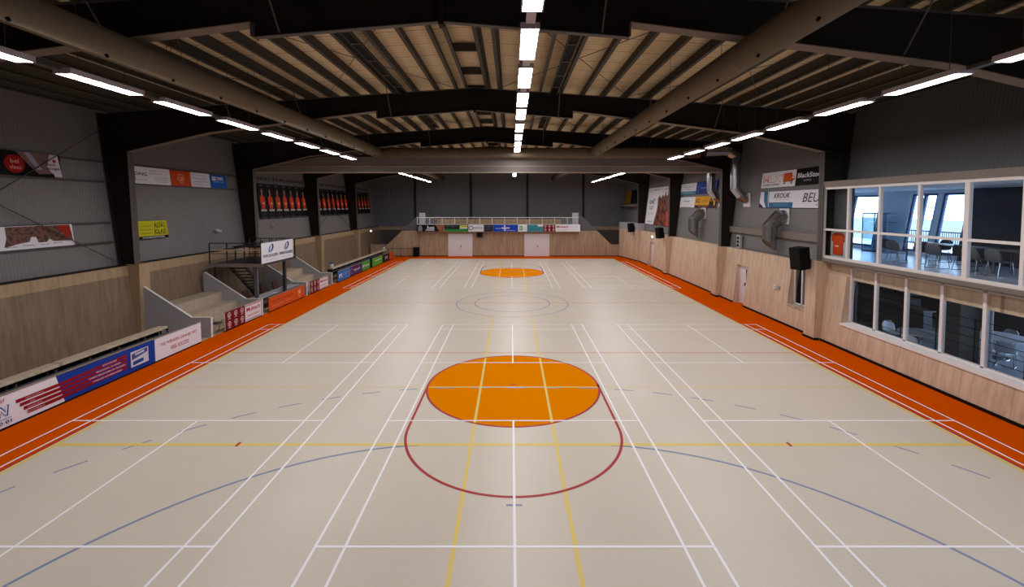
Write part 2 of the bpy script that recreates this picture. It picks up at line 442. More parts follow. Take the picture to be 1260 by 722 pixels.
def lean_seg(b, plane, y0, y1, z0, z1, t, mat=None):
    return b.prism([(plane(z0), z0), (plane(z0) + t, z0), (plane(z1) + t, z1), (plane(z1), z1)], 'Y', y0, y1, mat)
# left wood panelling
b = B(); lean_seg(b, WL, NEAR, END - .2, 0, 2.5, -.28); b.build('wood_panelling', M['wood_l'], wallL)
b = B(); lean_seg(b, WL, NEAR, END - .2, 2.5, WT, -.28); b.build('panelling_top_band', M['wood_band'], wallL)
B().prism([(WL(WT) + .01, WT), (WL(WT) + .01, WT + .03), (CL(WT) - .02, WT + .03), (CL(WT) - .02, WT)], 'Y', NEAR, END - .2).build('panelling_ledge', M['steel'], wallL)
# right wood panelling with its openings (y0, y1, z0, z1)
OPEN = [(6.5, 15.97, .90, 2.62), (17.75, 19.12, .90, 2.80), (22.6, 23.62, 0, 2.07), (37.4, 38.55, 0, 2.05)]
b = B(); cur = NEAR
for o in OPEN:
    lean_seg(b, WR, cur, o[0], 0, WT if o[0] > 17 else 2.62, .36)
    if o[2] > 0: lean_seg(b, WR, o[0], o[1], 0, o[2], .36)
    if o[1] > 17: lean_seg(b, WR, o[0], o[1], o[3], WT, .36)
    cur = o[1]
    if cur == 15.97:
        lean_seg(b, WR, 15.97, 17.1, 0, 2.62, .36); cur = 17.1
lean_seg(b, WR, cur, 41.4, 0, WT, .36)
lean_seg(b, lambda z: WR(z) + .32, 41.4, END, 0, WT, .1)
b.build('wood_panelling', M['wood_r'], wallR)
b = B().box(12.28, 12.36, 15.97, 17.1, 2.62, 3.04); b.build('panelling_back_board', M['wood_r'], wallR)
# angled end panel on the right
b = B().prism([(11.84, 41.4), (12.5, 41.4), (12.5, 45.5), (11.1, 45.5), (11.1, 45.2)], 'Z', 0, 2.9); b.build('angled_panelling', M['wood_r'], wallR)
b = B().prism([(11.84, 41.4), (12.5, 41.4), (12.5, 45.5), (11.1, 45.5), (11.1, 45.2)], 'Z', 2.9, 3.55); b.build('angled_white_board', M['grey_panel'], wallR)
# black baseboards
b = B()
for y0, y1 in ((NEAR, 16.88), (17.54, 22.6), (23.62, 37.4), (38.55, 41.4)): b.box(WR(0) - .025, WR(0), y0, y1, 0, .085)
b.prism([(11.82, 41.4), (11.84, 41.42), (11.1, 45.2), (11.07, 45.18)], 'Z', 0, .085)
tag(b.build('baseboard_right', M['rubber']), 'black baseboard along the right wood wall', 'baseboard', kind='structure')
# wood pilasters under the columns
for i, y in enumerate(FY):
    B().prism([(FL + .04, 0), (FL + .04, 2.93), (WL(2.93) - .1, 2.93), (WL(0) - .1, 0)], 'Y', y, y + .5).build('wood_pilaster', M['wood_band'], wallL)
    zt = 3.06 if i < 2 else 2.88
    pl = B().prism([(FR - .29, 0), (FR - .26, zt), (WR(zt) + .2, zt), (WR(0) + .2, 0)], 'Y', y - .2, y + .42).build('wood_pilaster', M['wood_r'], wallR)
    B().box(FR - .315, FR - .1, y - .225, y + .445, 0, .085).build('pilaster_baseboard', M['rubber'], wallR)
# wall rails carrying the advertising boards
b = B()
for y0, y1 in ((NEAR, 16.9), (17.6, 25.1)):
    for z in (6.12, 6.88): b.prism([(CL(z) + .11, z - .03), (CL(z) + .11, z + .03), (CL(z), z + .03), (CL(z), z - .03)], 'Y', y0, y1)
for z in (3.82, 4.57): b.prism([(CL(z) + .11, z - .03), (CL(z) + .11, z + .03), (CL(z), z + .03), (CL(z), z - .03)], 'Y', NEAR, 16.9)
b.build('sign_rail', M['rod'], wallL)
# wall bracing rods in the near left bay
for a, c in (((9.3, 3.0), (16.9, 8.1)), ((9.3, 7.6), (16.9, 3.0))):
    p = [(CL(a[1]) + .2, a[0], a[1]), (CL(c[1]) + .2, c[0], c[1])]
    B().tube(p, .016, 6).build('bracing_rod', M['rod'], wallL)
for a, c in (((33.9, 7.2), (41.7, 3.0)), ((33.9, 3.0), (41.7, 7.2))):
    B().tube([(CL(a[1]) + .2, a[0], a[1]), (CL(c[1]) + .2, c[0], c[1])], .02, 6).build('bracing_rod', M['rod'], wallL)
# girt along the right wall
B().prism([(CR(3.7) - .16, 3.72), (CR(3.7) - .16, 4.05), (CR(3.7) + .05, 4.05), (CR(3.7) + .05, 3.72)], 'Y', 17.3, 25.2).build('girt', M['beam_taupe'], wallR)

# ------------------------------------------------------------------ portal frames
def web(b, poly, y, t=.016): b.prism(poly, 'Y', y - t / 2, y + t / 2)
def strip(b, p, q, y, w, t):
    """flange plate between two XZ points, width w along Y, thickness t (offset downwards/outwards)"""
    d = Vector((q[0] - p[0], q[1] - p[1])).normalized(); n = Vector((-d.y, d.x)) * t
    b.prism([p, q, (q[0] + n.x, q[1] + n.y), (p[0] + n.x, p[1] + n.y)], 'Y', y - w / 2, y + w / 2)
def top(dx): return 9.71 - .066 * dx
for i, y in enumerate(FY):
    yc = y + .05
    fr = thing('portal_frame', 'dark tapered steel portal frame, %s from the viewpoint, spanning the hall' % ORD[i], 'roof frame', (RX, yc, 0), 'steel portal frames', 'structure')
    for s in (-1, 1):
        fx = FL if s < 0 else FR
        fb = -14.65 if s < 0 else FR; fx = -14.78 if s < 0 else FR
        c = CL if s < 0 else CR
        z0 = 2.93 if s < 0 else (3.06 if i < 2 else 2.88)
        zb = 7.3
        b = B(); web(b, [(fb, z0), (c(z0) - s * .04, z0), (c(8.75) - s * .04, 8.75), (fx + s * .3, 8.8), (fx, zb)], yc); b.build('column', M['steel'], fr)
        b = B().prism([(fb, z0), (fb + s * .02, z0), (fx + s * .02, zb), (fx, zb)], 'Y', yc - .14, yc + .14); b.build('column_flange', M['colflange'], fr)
        b = B(); b.box(c(zb) - s * .03, fx, yc - .14, yc + .14, zb - .012, zb + .012)
        strip(b, (c(z0) - s * .05, z0), (c(8.75) - s * .05, 8.75), yc, .28, .02 * s); b.build('knee_plate', M['steel'], fr)
        X = lambda dx: RX + s * dx
        wk = abs(fx - RX)
        b = B(); web(b, [(X(0), 8.89), (X(3.75), 8.58), (X(3.75), 8.84), (X(10.2), 8.02), (X(wk), zb), (X(wk + .35), top(wk + .35)), (X(0), top(0))], yc); b.build('rafter', M['steel'], fr)
        b = B(); strip(b, (X(3.75), 8.84), (X(10.2), 8.02), yc, .30, -.02 * s); strip(b, (X(10.2), 8.02), (X(wk), zb), yc, .30, -.02 * s); b.build('rafter_flange', M['flange'], fr)
        b = B(); strip(b, (X(0), 8.89), (X(3.75), 8.58), yc, .13, -.02 * s); strip(b, (X(0), top(0)), (X(wk + .3), top(wk + .3)), yc, .2, .015 * s)
        b.box(X(3.75) - .012, X(3.75) + .012, yc - .14, yc + .14, 8.56, 8.84); b.build('rafter_splice', M['colflange'], fr)
        for dx, zz in ((3.2, 8.64), (6.6, 8.5), (9.2, 8.2)):
            b = B().tube([(X(dx), yc - .1, zz), (X(dx), yc - .8, top(dx) + .1)], .018, 6); b.build('fly_brace', M['colflange'], fr)
    B().box(RX - .05, RX + .05, yc - .1, yc + .1, 8.8, 9.7).build('ridge_plate', M['steel'], fr)

# ------------------------------------------------------------------ ceiling
b = B()
for s in (-1, 1):
    xe = -16.6 if s < 0 else 13.9
    b.add([(RX, NEAR, DECK(RX)), (xe, NEAR, DECK(xe)), (xe, END, DECK(xe)), (RX, END, DECK(RX))], [(0, 1, 2, 3)])
    b.add([(RX, NEAR, DECK(RX) + .2), (xe, NEAR, DECK(xe) + .2), (xe, END, DECK(xe) + .2), (RX, END, DECK(RX) + .2)], [(0, 1, 2, 3)])
ceiling = b.build('ceiling', M['deck']); tag(ceiling, 'pitched beige roof lining above the steel frames', 'ceiling', kind='structure')
PX = [-15.6, -14.85, -14.0, -13.1, -12.2, -11.3, -10.45, -9.6, -8.75, -7.9, -7.05, -6.2, -5.4, -4.6, -3.8, -2.96, -2.2, -1.8, -.96, -.48, .3, 1.1, 1.9, 2.75, 3.55, 4.4, 5.25, 6.1, 6.95, 7.8, 8.65, 9.5, 10.4, 11.3, 12.1, 12.85]
for x in PX:
    z = DECK(x); s = 1 if x > RX else -1
    h, w, t = .34, .09, .012
    prof = [(x, z), (x + s * w, z), (x + s * w, z - t), (x + s * t, z - t), (x + s * t, z - h), (x - s * w, z - h), (x - s * w, z - h + t), (x, z - h + t)]
    B().prism(prof, 'Y', NEAR, END).build('purlin', M['purlin'], ceiling)
for k in range(22):
    y = -.5 + 2.3 * k
    B().box(-1.8, -.96, y, y + .06, DECK(-1.4) - .26, DECK(-1.4) - .02).build('ridge_cross_plate', M['purlin'], ceiling)
for k in range(-1, 5):      # roof wind bracing: two crossed rods in each half of each second bay
    y0 = 8.95 + 8.2 * k; y1 = y0 + 8.2
    for xa, xb in ((-7.1, -2.2), (-.5, 4.4), (4.4, 9.5), (-12.2, -7.1)):
        for p, q in (((xa, y0 + .3), (xb, y1 - .1)), ((xb, y0 + .3), (xa, y1 - .1))):
            B().tube([(p[0], p[1], DECK(p[0]) - .3), (q[0], q[1], DECK(q[0]) - .3)], .011, 5).build('bracing_rod', M['rod'], ceiling)
def cable_tray(x, side):
    z = DECK(x) - .42
    b = B()
    for k in (-.13, .13): b.box(x + k - .012, x + k + .012, .5, 24.4, z, z + .07, M['purlin'])
    y = .6
    while y < 24.4:
        b.box(x - .13, x + .13, y, y + .04, z, z + .02, M['flange']); y += 1.4
    b.box(x - .11, x + .11, .5, 24.4, z + .03, z + .05, M['black'])
    for y in (2, 10.5, 15, 20): b.box(x - .01, x + .01, y, y + .02, z + .05, DECK(x) - .25, M['purlin'])
    return tag(b.build('cable_tray', M['purlin']), 'long black cable tray under the roof %s' % side, 'cable tray', 'roof cable trays')
cable_tray(-4.15, 'left of the ridge'); cable_tray(1.55, 'right of the central lamp row')

# ------------------------------------------------------------------ ducts
def fabric_duct(x, z, r, y0, y1, label):
    root = thing('fabric_duct', label, 'air duct', (x, y0, z), 'round fabric air ducts')
    B().tube([(x, y0, z), (x, y1, z)], r, 28).build('duct_sleeve', M['duct'], root, smooth=True)
    b = B(); y = y0 + 1.6
    while y < y1 - .3:
        b.tube([(x, y, z), (x, y + .02, z)], r * 1.012, 28, cap=False); y += 3.1
    b.build('duct_seams', M['fascia'], root)
    b = B(); y = y0 + .8
    s = 1 if x > 0 else -1
    while y < y1 - .5:
        for a in (-.62, ):
            cx, cz = x - s * r * math.sin(.5), z - r * math.cos(.5)
            B().tube([(cx + s * .01, y, cz + .02), (cx - s * .025, y, cz - .035)], .028, 8).build('air_nozzle', M['black'], root)
        y += 1.55
    b = B(); y = y0 + 2.5
    while y < y1 - .5:
        b.tube([(x, y, z + r), (x, y, DECK(x) - .2)], .006, 5); y += 3.1
    b.build('suspension_wire', M['rod'], root)
fabric_duct(-7.42, 8.14, .275, 1.0, 24.35, 'long round fabric air duct under the left roof slope')
fabric_duct(4.5, 8.14, .275, 1.0, 24.35, 'long round fabric air duct under the right roof slope')
fabric_duct(-7.42, 8.14, .275, 25.9, 47.5, 'left round air duct continuing beyond the hall divider')
fabric_duct(4.5, 8.14, .275, 25.9, 47.5, 'right round air duct continuing beyond the hall divider')
root = thing('cross_duct', 'wide round cross duct running along the top of the divider', 'air duct', (0, 24.65, 8.14))
B().tube([(-7.75, 24.65, 8.14), (10.4, 24.65, 8.14)], .29, 28).build('duct_sleeve', M['duct'], root, smooth=True)
b = B()
for x in (-6, -3, 0, 3, 6, 9): b.tube([(x, 24.65, 8.14), (x + .02, 24.65, 8.14)], .294, 28, cap=False)
b.build('duct_seams', M['fascia'], root)
def down_duct(y, label, full=True):
    r = .25
    root = thing('supply_duct', label, 'air duct', (12.3, y, 5.7), 'shiny ducts dropping from the roof')
    pts = [(10.45 if full else 11.4, y, 8.14), (11.7, y, 8.14), (12.1, y, 7.9), (12.1, y, 6.15), (12.38, y, 5.8), (CR(5.5) - .03, y, 5.55)]
    if not full: pts = pts[1:]
    B().tube(pts, r, 24).build('duct_pipe', M['galv'], root)
    b = B()
    for z in (7.7, 7.1, 6.5): b.tube([(12.1, y, z), (12.1, y, z + .03)], r * 1.03, 24, cap=False)
    b.build('duct_collar', M['galv'], root)
    B().box(CR(5.5) - .03, CR(5.5) - .06, y - .34, y + .34, 5.15, 5.9).build('wall_plate', M['white_frame'], root)
down_duct(24.0, 'shiny bent duct dropping in front of the column near truck advert')
down_duct(26.9, 'shiny bent duct partly hidden behind the third right column')
def low_duct(y, label):
    r = .28
    root = thing('exhaust_duct', label, 'air duct', (12.3, y, 3.1), 'shiny elbow ducts low on the right wall')
    w = CR(4.7)
    r = .31
    pts = [(w - .03, y, 4.70), (12.42, y, 4.68), (12.02, y, 4.24), (12.02, y, 3.36)]
    cut = Vector((-.95, 0, -1)).normalized()
    B().tube(pts, r, 26, cap=False, dirs=[None, None, None, cut]).build('duct_pipe', M['galv'], root)
    B().tube([(12.02, y, 3.5), (12.02, y, 3.40)], r * .96, 26, dirs=[cut, cut]).build('duct_opening', M['galv_in'], root)
    b = B()
    for z in (4.0, 3.75): b.tube([(12.02, y, z), (12.02, y, z + .025)], r * 1.02, 26, cap=False)
    b.build('duct_collar', M['galv'], root)
    B().box(w - .02, w - .05, y - .36, y + .36, 4.36, 5.08).build('wall_plate', M['white_frame'], root)
    B().tube([(11.98, y - .29, 3.75), (CR(3.75) - .05, y - .29, 3.75)], .012, 6).build('support_rod', M['rod'], root)
low_duct(20.55, 'shiny elbow duct on the wall below the KROUK advert')
low_duct(29.2, 'shiny elbow duct on the wall below the yellow KC advert')

# ------------------------------------------------------------------ divider fascia
root = thing('hall_divider', 'taupe folded hall divider housing spanning below the roof', 'room divider', (RX, 25.1, 7.1))
def under(x):
    dx = abs(x - RX)
    return 8.5 if dx < 6 else 8.5 - (dx - 6) * .165
B().prism([(-14.5, 7.12), (11.8, 7.12), (11.8, 7.24), (11.1, 7.42), (-13.7, 7.42), (-14.5, 7.24)], 'Y', 24.98, 25.12).build('lower_fascia', M['fascia'], root)
B().prism([(-13.5, 7.46), (10.9, 7.46), (8.6, 7.96), (-10.9, 7.96)], 'Y', 25.0, 25.12).build('upper_fascia', M['fascia'], root)
B().box(-14.52, 11.8, 24.94, 25.14, 7.06, 7.12).build('bottom_rail', M['fasciarail'], root)
B().box(-13.6, 11.0, 24.96, 25.12, 7.42, 7.46).build('middle_rail', M['fasciarail'], root)

# ------------------------------------------------------------------ lamps
def lamp_proto(name, w, L):
    r = thing(name, '', 'ceiling lamp', (0, 0, 0))
    t = .02
    b = B(); b.box(-w / 2, w / 2, 0, L, .012, .10); b.build('housing', M['lamp_body'], r, bevel=.008)
    b = B(); b.box(-w / 2, -w / 2 + .022, 0, L, -.004, .012); b.box(w / 2 - .022, w / 2, 0, L, -.004, .012)
    b.box(-w / 2, w / 2, 0, .025, -.004, .012); b.box(-w / 2, w / 2, L - .025, L, -.004, .012); b.build('rim', M['lamp_body'], r)
    b = B(); b.add([(-w / 2 + .022, .025, .004), (-w / 2 + .022, L - .025, .004), (w / 2 - .022, L - .025, .004), (w / 2 - .022, .025, .004)], [(0, 1, 2, 3)]); b.build('diffuser', M['lamp'], r)
    return r
def wires(h, L, label=None):
    b = B()
    for y in (.3, L - .3): b.tube([(0, y, .1), (0, y, h)], .007, 5)
    return b
first = None
LAMPS = []
for yy in [3.62, 5.8, 7.97, 10.12, 12.3, 14.5, 16.68, 18.85, 21.05] + [25.6 + 2.1 * k for k in range(9)]:
    LAMPS.append((-8.07, yy, 7.57, 'left')); LAMPS.append((8.05, yy, 7.57, 'right'))
for yy in [3.0, 5.2, 7.4, 9.5, 11.6, 13.5, 15.95, 18.25, 20.4, 22.5] + [25.6 + 2.1 * k for k in range(9)]:
    LAMPS.append((.26, yy, 8.13, 'central'))
cnt = {}; MADE = []
proto = lamp_proto('pendant_led_lamp', .33, 1.6)
for j, (x, y, z, row) in enumerate(LAMPS):
    far = y > 26
    k = cnt.get((row, far), 0); cnt[(row, far)] = k + 1
    lab = 'bright white LED panel lamp, %s from the viewpoint in the %s row%s' % (ORD[k], row, ' beyond the divider' if far else ' before the divider')
    g = 'LED lamps of the %s row %s the divider' % (row, 'beyond' if far else 'before')
    if j == 0:
        r = proto; r.location = (x, y, z); r['label'] = lab; r['group'] = g
    else: r = dup_tree(proto, (x, y, z), lab, g)
    MADE.append((r, x, y, z, row))
for r, x, y, z, row in MADE:
    b = B(); h = DECK(x) - .345
    for q in (.3, 1.3): b.tube([(x, y + q, z + .1), (x, y + q, h)], .007, 5)
    b.box(x - .07, x + .07, y + .45, y + 1.15, z + .1, z + .15)
    LOC[r.name] = (x, y, z)
    b.build('suspension_wire', M['rod'], r)
    if row == 'central' or True:
        nx = min([q for a_, q, c_, r_ in LAMPS if r_ == row and q > y + .1] + [y + 2.1]); nx = min(nx, y + 2.2, 24.3 if y < 24 else 99)
        B().box(x - .075, x + .075, y + 1.605, nx - .01, z + .03, z + .09).build('power_track', M['lamp_body'] if row == 'central' else M['rod'], r)

# ------------------------------------------------------------------ signs
def text_mesh(s, x, y, w, h, bold=False, shear=0.0):
    """verts and faces of a word fitted in the box x..x+w, y..y+h"""
    cu = bpy.data.curves.new('t', 'FONT'); cu.body = s; cu.align_x = 'LEFT'; cu.resolution_u = 2; cu.shear = shear
    if bold: cu.offset = .018
    o = bpy.data.objects.new('t', cu); me = bpy.data.meshes.new_from_object(o)
    vs = [v.co.copy() for v in me.vertices]; fs = [tuple(p.vertices) for p in me.polygons]
    bpy.data.objects.remove(o); bpy.data.meshes.remove(me); bpy.data.curves.remove(cu)
    if not vs: return [], []
    x0, x1 = min(v.x for v in vs), max(v.x for v in vs); y0, y1 = min(v.y for v in vs), max(v.y for v in vs)
    sx, sy = w / max(1e-5, x1 - x0), h / max(1e-5, y1 - y0)
    return [(x + (v.x - x0) * sx, y + (v.y - y0) * sy) for v in vs], fs

class Sign:
    """a flat board; u along reading direction, v up; everything on it is printed a millimetre proud"""
    def __init__(self, name, label, o, u, v, w, h, mat, cat='advertising board', t=.02, group=None, kind=None):
        u, v = Vector(u).normalized(), Vector(v).normalized(); n = u.cross(v)
        self.r = bpy.data.objects.new(name, None); COL.objects.link(self.r); self.r.empty_display_size = .2
        self.r.matrix_world = Matrix((( u.x, v.x, n.x, o[0]), (u.y, v.y, n.y, o[1]), (u.z, v.z, n.z, o[2]), (0, 0, 0, 1)))
        tag(self.r, label, cat, group, kind); LOC[self.r.name] = (0, 0, 0)
        self.w, self.h, self.k = w, h, 0
        B().box(0, w, 0, h, -t, 0).build('panel', mat, self.r)
    def z(self): self.k += 1; return .0012 * self.k
    def area(self, poly, mat, name='print'):
        z = self.z(); b = B(); b.add([(x * self.w, y * self.h, z) for x, y in poly], [tuple(range(len(poly)))]); return b.build(name, mat, self.r)
    def rect(self, x0, x1, y0, y1, mat, name='print'): return self.area([(x0, y0), (x1, y0), (x1, y1), (x0, y1)], mat, name)
    def disc(self, x, y, r, mat, name='print', ring=0, n=24):
        z = self.z(); b = B(); r *= self.h
        P = lambda q, a: (x * self.w + q * math.cos(a), y * self.h + q * math.sin(a), z)
        if ring:
            for i in range(n):
                a, c = 2 * PI * i / n, 2 * PI * (i + 1) / n
                b.add([P(r, a), P(r, c), P(r - ring * self.h, c), P(r - ring * self.h, a)], [(0, 1, 2, 3)])
        else: b.add([P(r, 2 * PI * i / n) for i in range(n)], [tuple(range(n))])
        return b.build(name, mat, self.r)
    def text(self, items, mat, name='lettering'):
        """items: (string, x0, y0, w, h[, bold[, shear]]) in 0..1 board units"""
        z = self.z(); b = B()
        for it in items:
            vs, fs = text_mesh(it[0], it[1] * self.w, it[2] * self.h, it[3] * self.w, it[4] * self.h, *(it[5:]))
            if vs: b.add([(x, y, z) for x, y in vs], fs)
        return b.build(name, mat, self.r)
    def icons(self, x0, x1, y0, y1, nx, ny):
        """rows of round white pictograms on the maroon boards"""
        z = self.z(); b = B()
        for i in range(nx):
            for j in range(ny):
                cx = (x0 + (x1 - x0) * (i + .5) / nx) * self.w; cy = (y0 + (y1 - y0) * (j + .56) / ny) * self.h
                r = .30 * (y1 - y0) / ny * self.h
                for k in range(18):
                    a, c = 2 * PI * k / 18, 2 * PI * (k + 1) / 18
                    b.add([(cx + q * math.cos(t), cy + q * math.sin(t), z) for q, t in ((r, a), (r, c), (r * .72, c), (r * .72, a))], [(0, 1, 2, 3)])
                b.add([(cx + (r * .42) * dx, cy + (r * .5) * dy, z) for dx, dy in ((-1, -.6), (.3, -1), (1, .2), (.1, .2), (-.2, 1))], [(0, 1, 2, 3, 4)])
                b.add([(cx - r * .8, cy - r * 1.55, z), (cx + r * .8, cy - r * 1.55, z), (cx + r * .8, cy - r * 1.3, z), (cx - r * .8, cy - r * 1.3, z)], [(0, 1, 2, 3)])
        return b.build('pictograms', ink(214, 196, 200), self.r)

def left_sign(name, label, y0, y1, z0, z1, mat, off=.13, **k):
    return Sign(name, label, (CL(z0) + off, y0, z0), (0, 1, 0), (CL(z1) - CL(z0), 0, z1 - z0), y1 - y0, math.hypot(z1 - z0, CL(z1) - CL(z0)), mat, **k)
def right_sign(name, label, y0, y1, z0, z1, mat, off=.10, **k):   # y0 = far end (reads first)
    return Sign(name, label, (CR(z0) - off, y0, z0), (0, -1, 0), (CR(z1) - CR(z0), 0, z1 - z0), y0 - y1, math.hypot(z1 - z0, CR(z1) - CR(z0)), mat, **k)

# left wall adverts
s = left_sign('advertising_sign', 'black banner with red disc and a pale photograph, high on left wall', 10.6, 15.28, 6.16, 6.93, BLACK)
s.text([('bbings', .30, .56, .30, .22, False)], ink(214, 204, 196))
s.area([(.71, 1), (.985, 1), (1, 0), (.86, 0), (.80, .35)], ink(120, 92, 88)); s.area([(.76, 1), (.80, 1), (.87, .3), (.83, .3)], ink(150, 150, 170))
s.area([(.93, 1), (.985, 1), (1, .03), (.95, .03), (.90, .45)], ink(206, 196, 208)); s.area([(.84, .1), (.94, .16), (.95, 0), (.86, 0)], BLACK)
s.disc(.695, .47, .37, ink(150, 20, 22), ring=0)
s.text([('bel', .672, .50, .05, .17), ('vlees', .662, .26, .07, .16)], ink(220, 170, 160))
s.text([('Boom', .90, .50, .06, .13, True), ('hoogel', .90, .30, .085, .15, True)], BLACK); s.disc(.955, .72, .07, ink(140, 20, 30))
s = left_sign('advertising_sign', 'white banner with a dark red crowd photograph, low on left wall', 9.6, 15.35, 3.85, 4.57, WHITE)
s.area([(.645, .98), (.985, .98), (.995, .22), (.88, .26), (.86, .38), (.845, .24), (.80, .24), (.79, .5), (.765, .5), (.755, .30), (.70, .24), (.63, .12), (.645, .5)], crowd_mat('crowd_print', [(.012, .006, .004), (.03, .01, .006), (.16, .05, .02), (.10, .03, .02), (.26, .04, .02)], 9))
s.area([(.90, .98), (.985, .98), (.993, .45), (.96, .4)], ink(150, 36, 24))
s.text([('interplak', .30, .56, .20, .20, True)], BLACK); s.text([('engineering', .40, .42, .16, .08), ('www.technisch-advies.nl', .34, .28, .25, .06)], ink(60, 50, 60)); s.disc(.525, .72, .09, ink(150, 20, 40), ring=.03)
s.text([('.... ..', .50, .10, .05, .05), ('Haus', .56, .10, .05, .06), ('Bruin', .64, .10, .05, .06), ('Mulder', .72, .12, .06, .06), ('van der', .81, .12, .05, .06), ('groep', .88, .14, .05, .06)], NAVY)
s = left_sign('advertising_sign', 'white DE JONG board with black lettering beside the near left column', 17.55, 20.15, 6.14, 6.85, WHITE)
s.text([('DE JONG', .08, .42, .43, .26, True)], BLACK); s.area([(.245, .95), (.27, .99), (.28, .8), (.27, .7), (.24, .7), (.235, .8)], ink(190, 60, 30)); s.area([(.24, .72), (.28, .72), (.275, .25), (.255, .2)], BLACK)
s.text([('BOUW & AFBOUWTECHNIEK', .12, .18, .39, .08)], ink(130, 126, 130)); s.text([('betegelen en vloeren', .57, .78, .36, .07), ('badkamers', .58, .62, .24, .07), ('0513 - 61 45 22', .66, .36, .27, .07), ('info@dejong.nl', .66, .24, .27, .07), ('www.dejong.nl', .70, .12, .24, .07)], ink(80, 76, 80))
s = left_sign('advertising_sign', 'plain orange board with a round pale emblem on the left wall', 20.15, 21.45, 6.14, 6.84, ink(196, 72, 28))
s.disc(.5, .5, .30, ink(230, 170, 140), ring=.03); s.area([(.38, .62), (.62, .62), (.6, .4), (.5, .30), (.4, .4)], ink(226, 150, 110)); s.area([(.42, .58), (.49, .58), (.49, .38), (.44, .42)], ink(196, 72, 28)); s.text([('ORANJE', .40, .70, .20, .08), ('WIT', .44, .14, .12, .08)], ink(230, 170, 140))
s = left_sign('advertising_sign', 'white board with blue text lines on the left wall', 21.45, 22.8, 6.14, 6.84, WHITE)
s.text([('Hij is weer er bij', .08, .78, .66, .10), ('Schoonmaak-service', .10, .56, .74, .10), ('totaalonderhoud en zo', .10, .34, .80, .10), ('Glasbewassing en meer', .10, .13, .82, .10)], ink(44, 88, 170))
s = left_sign('advertising_sign', 'bright blue board with white lettering at the row end, left wall', 22.8, 24.12, 6.14, 6.84, ink(24, 88, 178))
s.text([('nwn', .42, .58, .38, .26, True)], WHITE); s.rect(.14, .36, .56, .84, WHITE); s.rect(.14, .36, .68, .72, ink(24, 88, 178)); s.text([('Installatietechniek BV', .18, .44, .62, .07)], WHITE); s.text([('MBI', .12, .90, .14, .07)], ink(190, 50, 60))
s = left_sign('advertising_sign', 'yellow ALFA GLAS board with black strip beside the near left column', 17.8, 19.57, 3.82, 4.57, ink(196, 190, 24))
s.text([('ALFA', .60, .60, .28, .24, True), ('GLAS', .60, .26, .32, .24, True)], BLACK); s.text([('www.alfaglas.nl', .20, .66, .32, .10), ('0516 / 45 36 901', .18, .46, .34, .10), ('info@alfaglas.nl', .20, .26, .32, .10)], ink(90, 84, 20))
for q in (((.58, .22), (.97, .22), (.97, .24), (.58, .24)), ((.58, .22), (.59, .22), (.63, .88), (.62, .88)), ((.62, .86), (.90, .86), (.90, .88), (.62, .88)), ((.90, .88), (.97, .24), (.96, .24), (.89, .88))): s.area(q, BLACK)
s.rect(0, 1, 0, .15, BLACK); s.text([('UW GLAS SPECIALIST IN DE REGIO', .22, .03, .66, .09, True)], WHITE)

# player banners
def player_banner():
    w, h = .86, 2.2
    s = Sign('player_banner', '', (0, 0, 0), (0, 1, 0), (0, 0, 1), w, h, ink(9, 9, 12), cat='banner', t=.012)
    org = ink(206, 62, 18)
    s.area([(.22, .62), (.36, .66), (.62, .66), (.76, .61), (.82, .46), (.74, .36), (.70, .28), (.30, .28), (.25, .38), (.17, .47)], org, 'printed_shirt')
    s.area([(.33, .30), (.66, .30), (.64, .22), (.36, .22)], ink(170, 48, 16), 'printed_shorts')
    s.area([(.42, .86), (.55, .86), (.58, .78), (.56, .70), (.53, .655), (.45, .655), (.41, .71), (.40, .79)], ink(176, 120, 92), 'printed_head')
    s.area([(.40, .80), (.42, .875), (.55, .875), (.585, .80), (.55, .84), (.45, .84)], ink(48, 30, 22), 'printed_hair')
    s.area([(.70, .40), (.78, .42), (.66, .34), (.58, .36)], ink(176, 120, 92), 'printed_arm')
    s.disc(.56, .44, .035, ink(222, 205, 190), 'printed_badge')
    s.rect(.16, .86, .215, .265, ink(206, 200, 202), 'name_plate')
    s.text([('KORFBAL', .26, .225, .5, .03, True)], ink(30, 30, 36)); s.text([('o', .42, .11, .1, .03)], ink(130, 130, 136))
    s.rect(.10, .88, .02, .03, ink(120, 120, 128)); s.text([('~ ORANJE WIT', .16, .93, .5, .03)], ink(170, 168, 172))
    b = B(); b.box(.18 * w, .30 * w, h + .28, h + .42, -.03, .03); b.box(.66 * w, .78 * w, h + .28, h + .42, -.03, .03)
    b.box(-.02, w + .02, h + .22, h + .245, -.012, .012); b.box(.2 * w, .22 * w, h, h + .3, -.006, .006); b.box(.7 * w, .72 * w, h, h + .3, -.006, .006)
    b.build('hanging_bar', M['rod'], s.r)
    return s.r
pb = player_banner()
lz = 4.4
ang = math.atan(.11)
first = True
for ys, bay in (([26.98 + .905 * k for k in range(7)], 'bay just past the hall divider'), ([35.0 + .955 * k for k in range(7)], 'next to last left bay'), ([44.35 + .93 * k for k in range(4)], 'last left bay')):
    for k, y in enumerate(ys):
        lab = 'player banner with orange figure, %s from the viewpoint in %s' % (ORD[k], bay)
        if first: r = pb; first = False; r['label'] = lab
        else: r = dup_tree(pb, (0, 0, 0), lab)
        r['group'] = 'player banners in the ' + bay
        u, v = Vector((0, 1, 0)), Vector((-.11, 0, 1)).normalized(); n = u.cross(v)
        r.matrix_world = Matrix(((u.x, v.x, n.x, CL(lz) + .13), (u.y, v.y, n.y, y), (u.z, v.z, n.z, lz), (0, 0, 0, 1)))

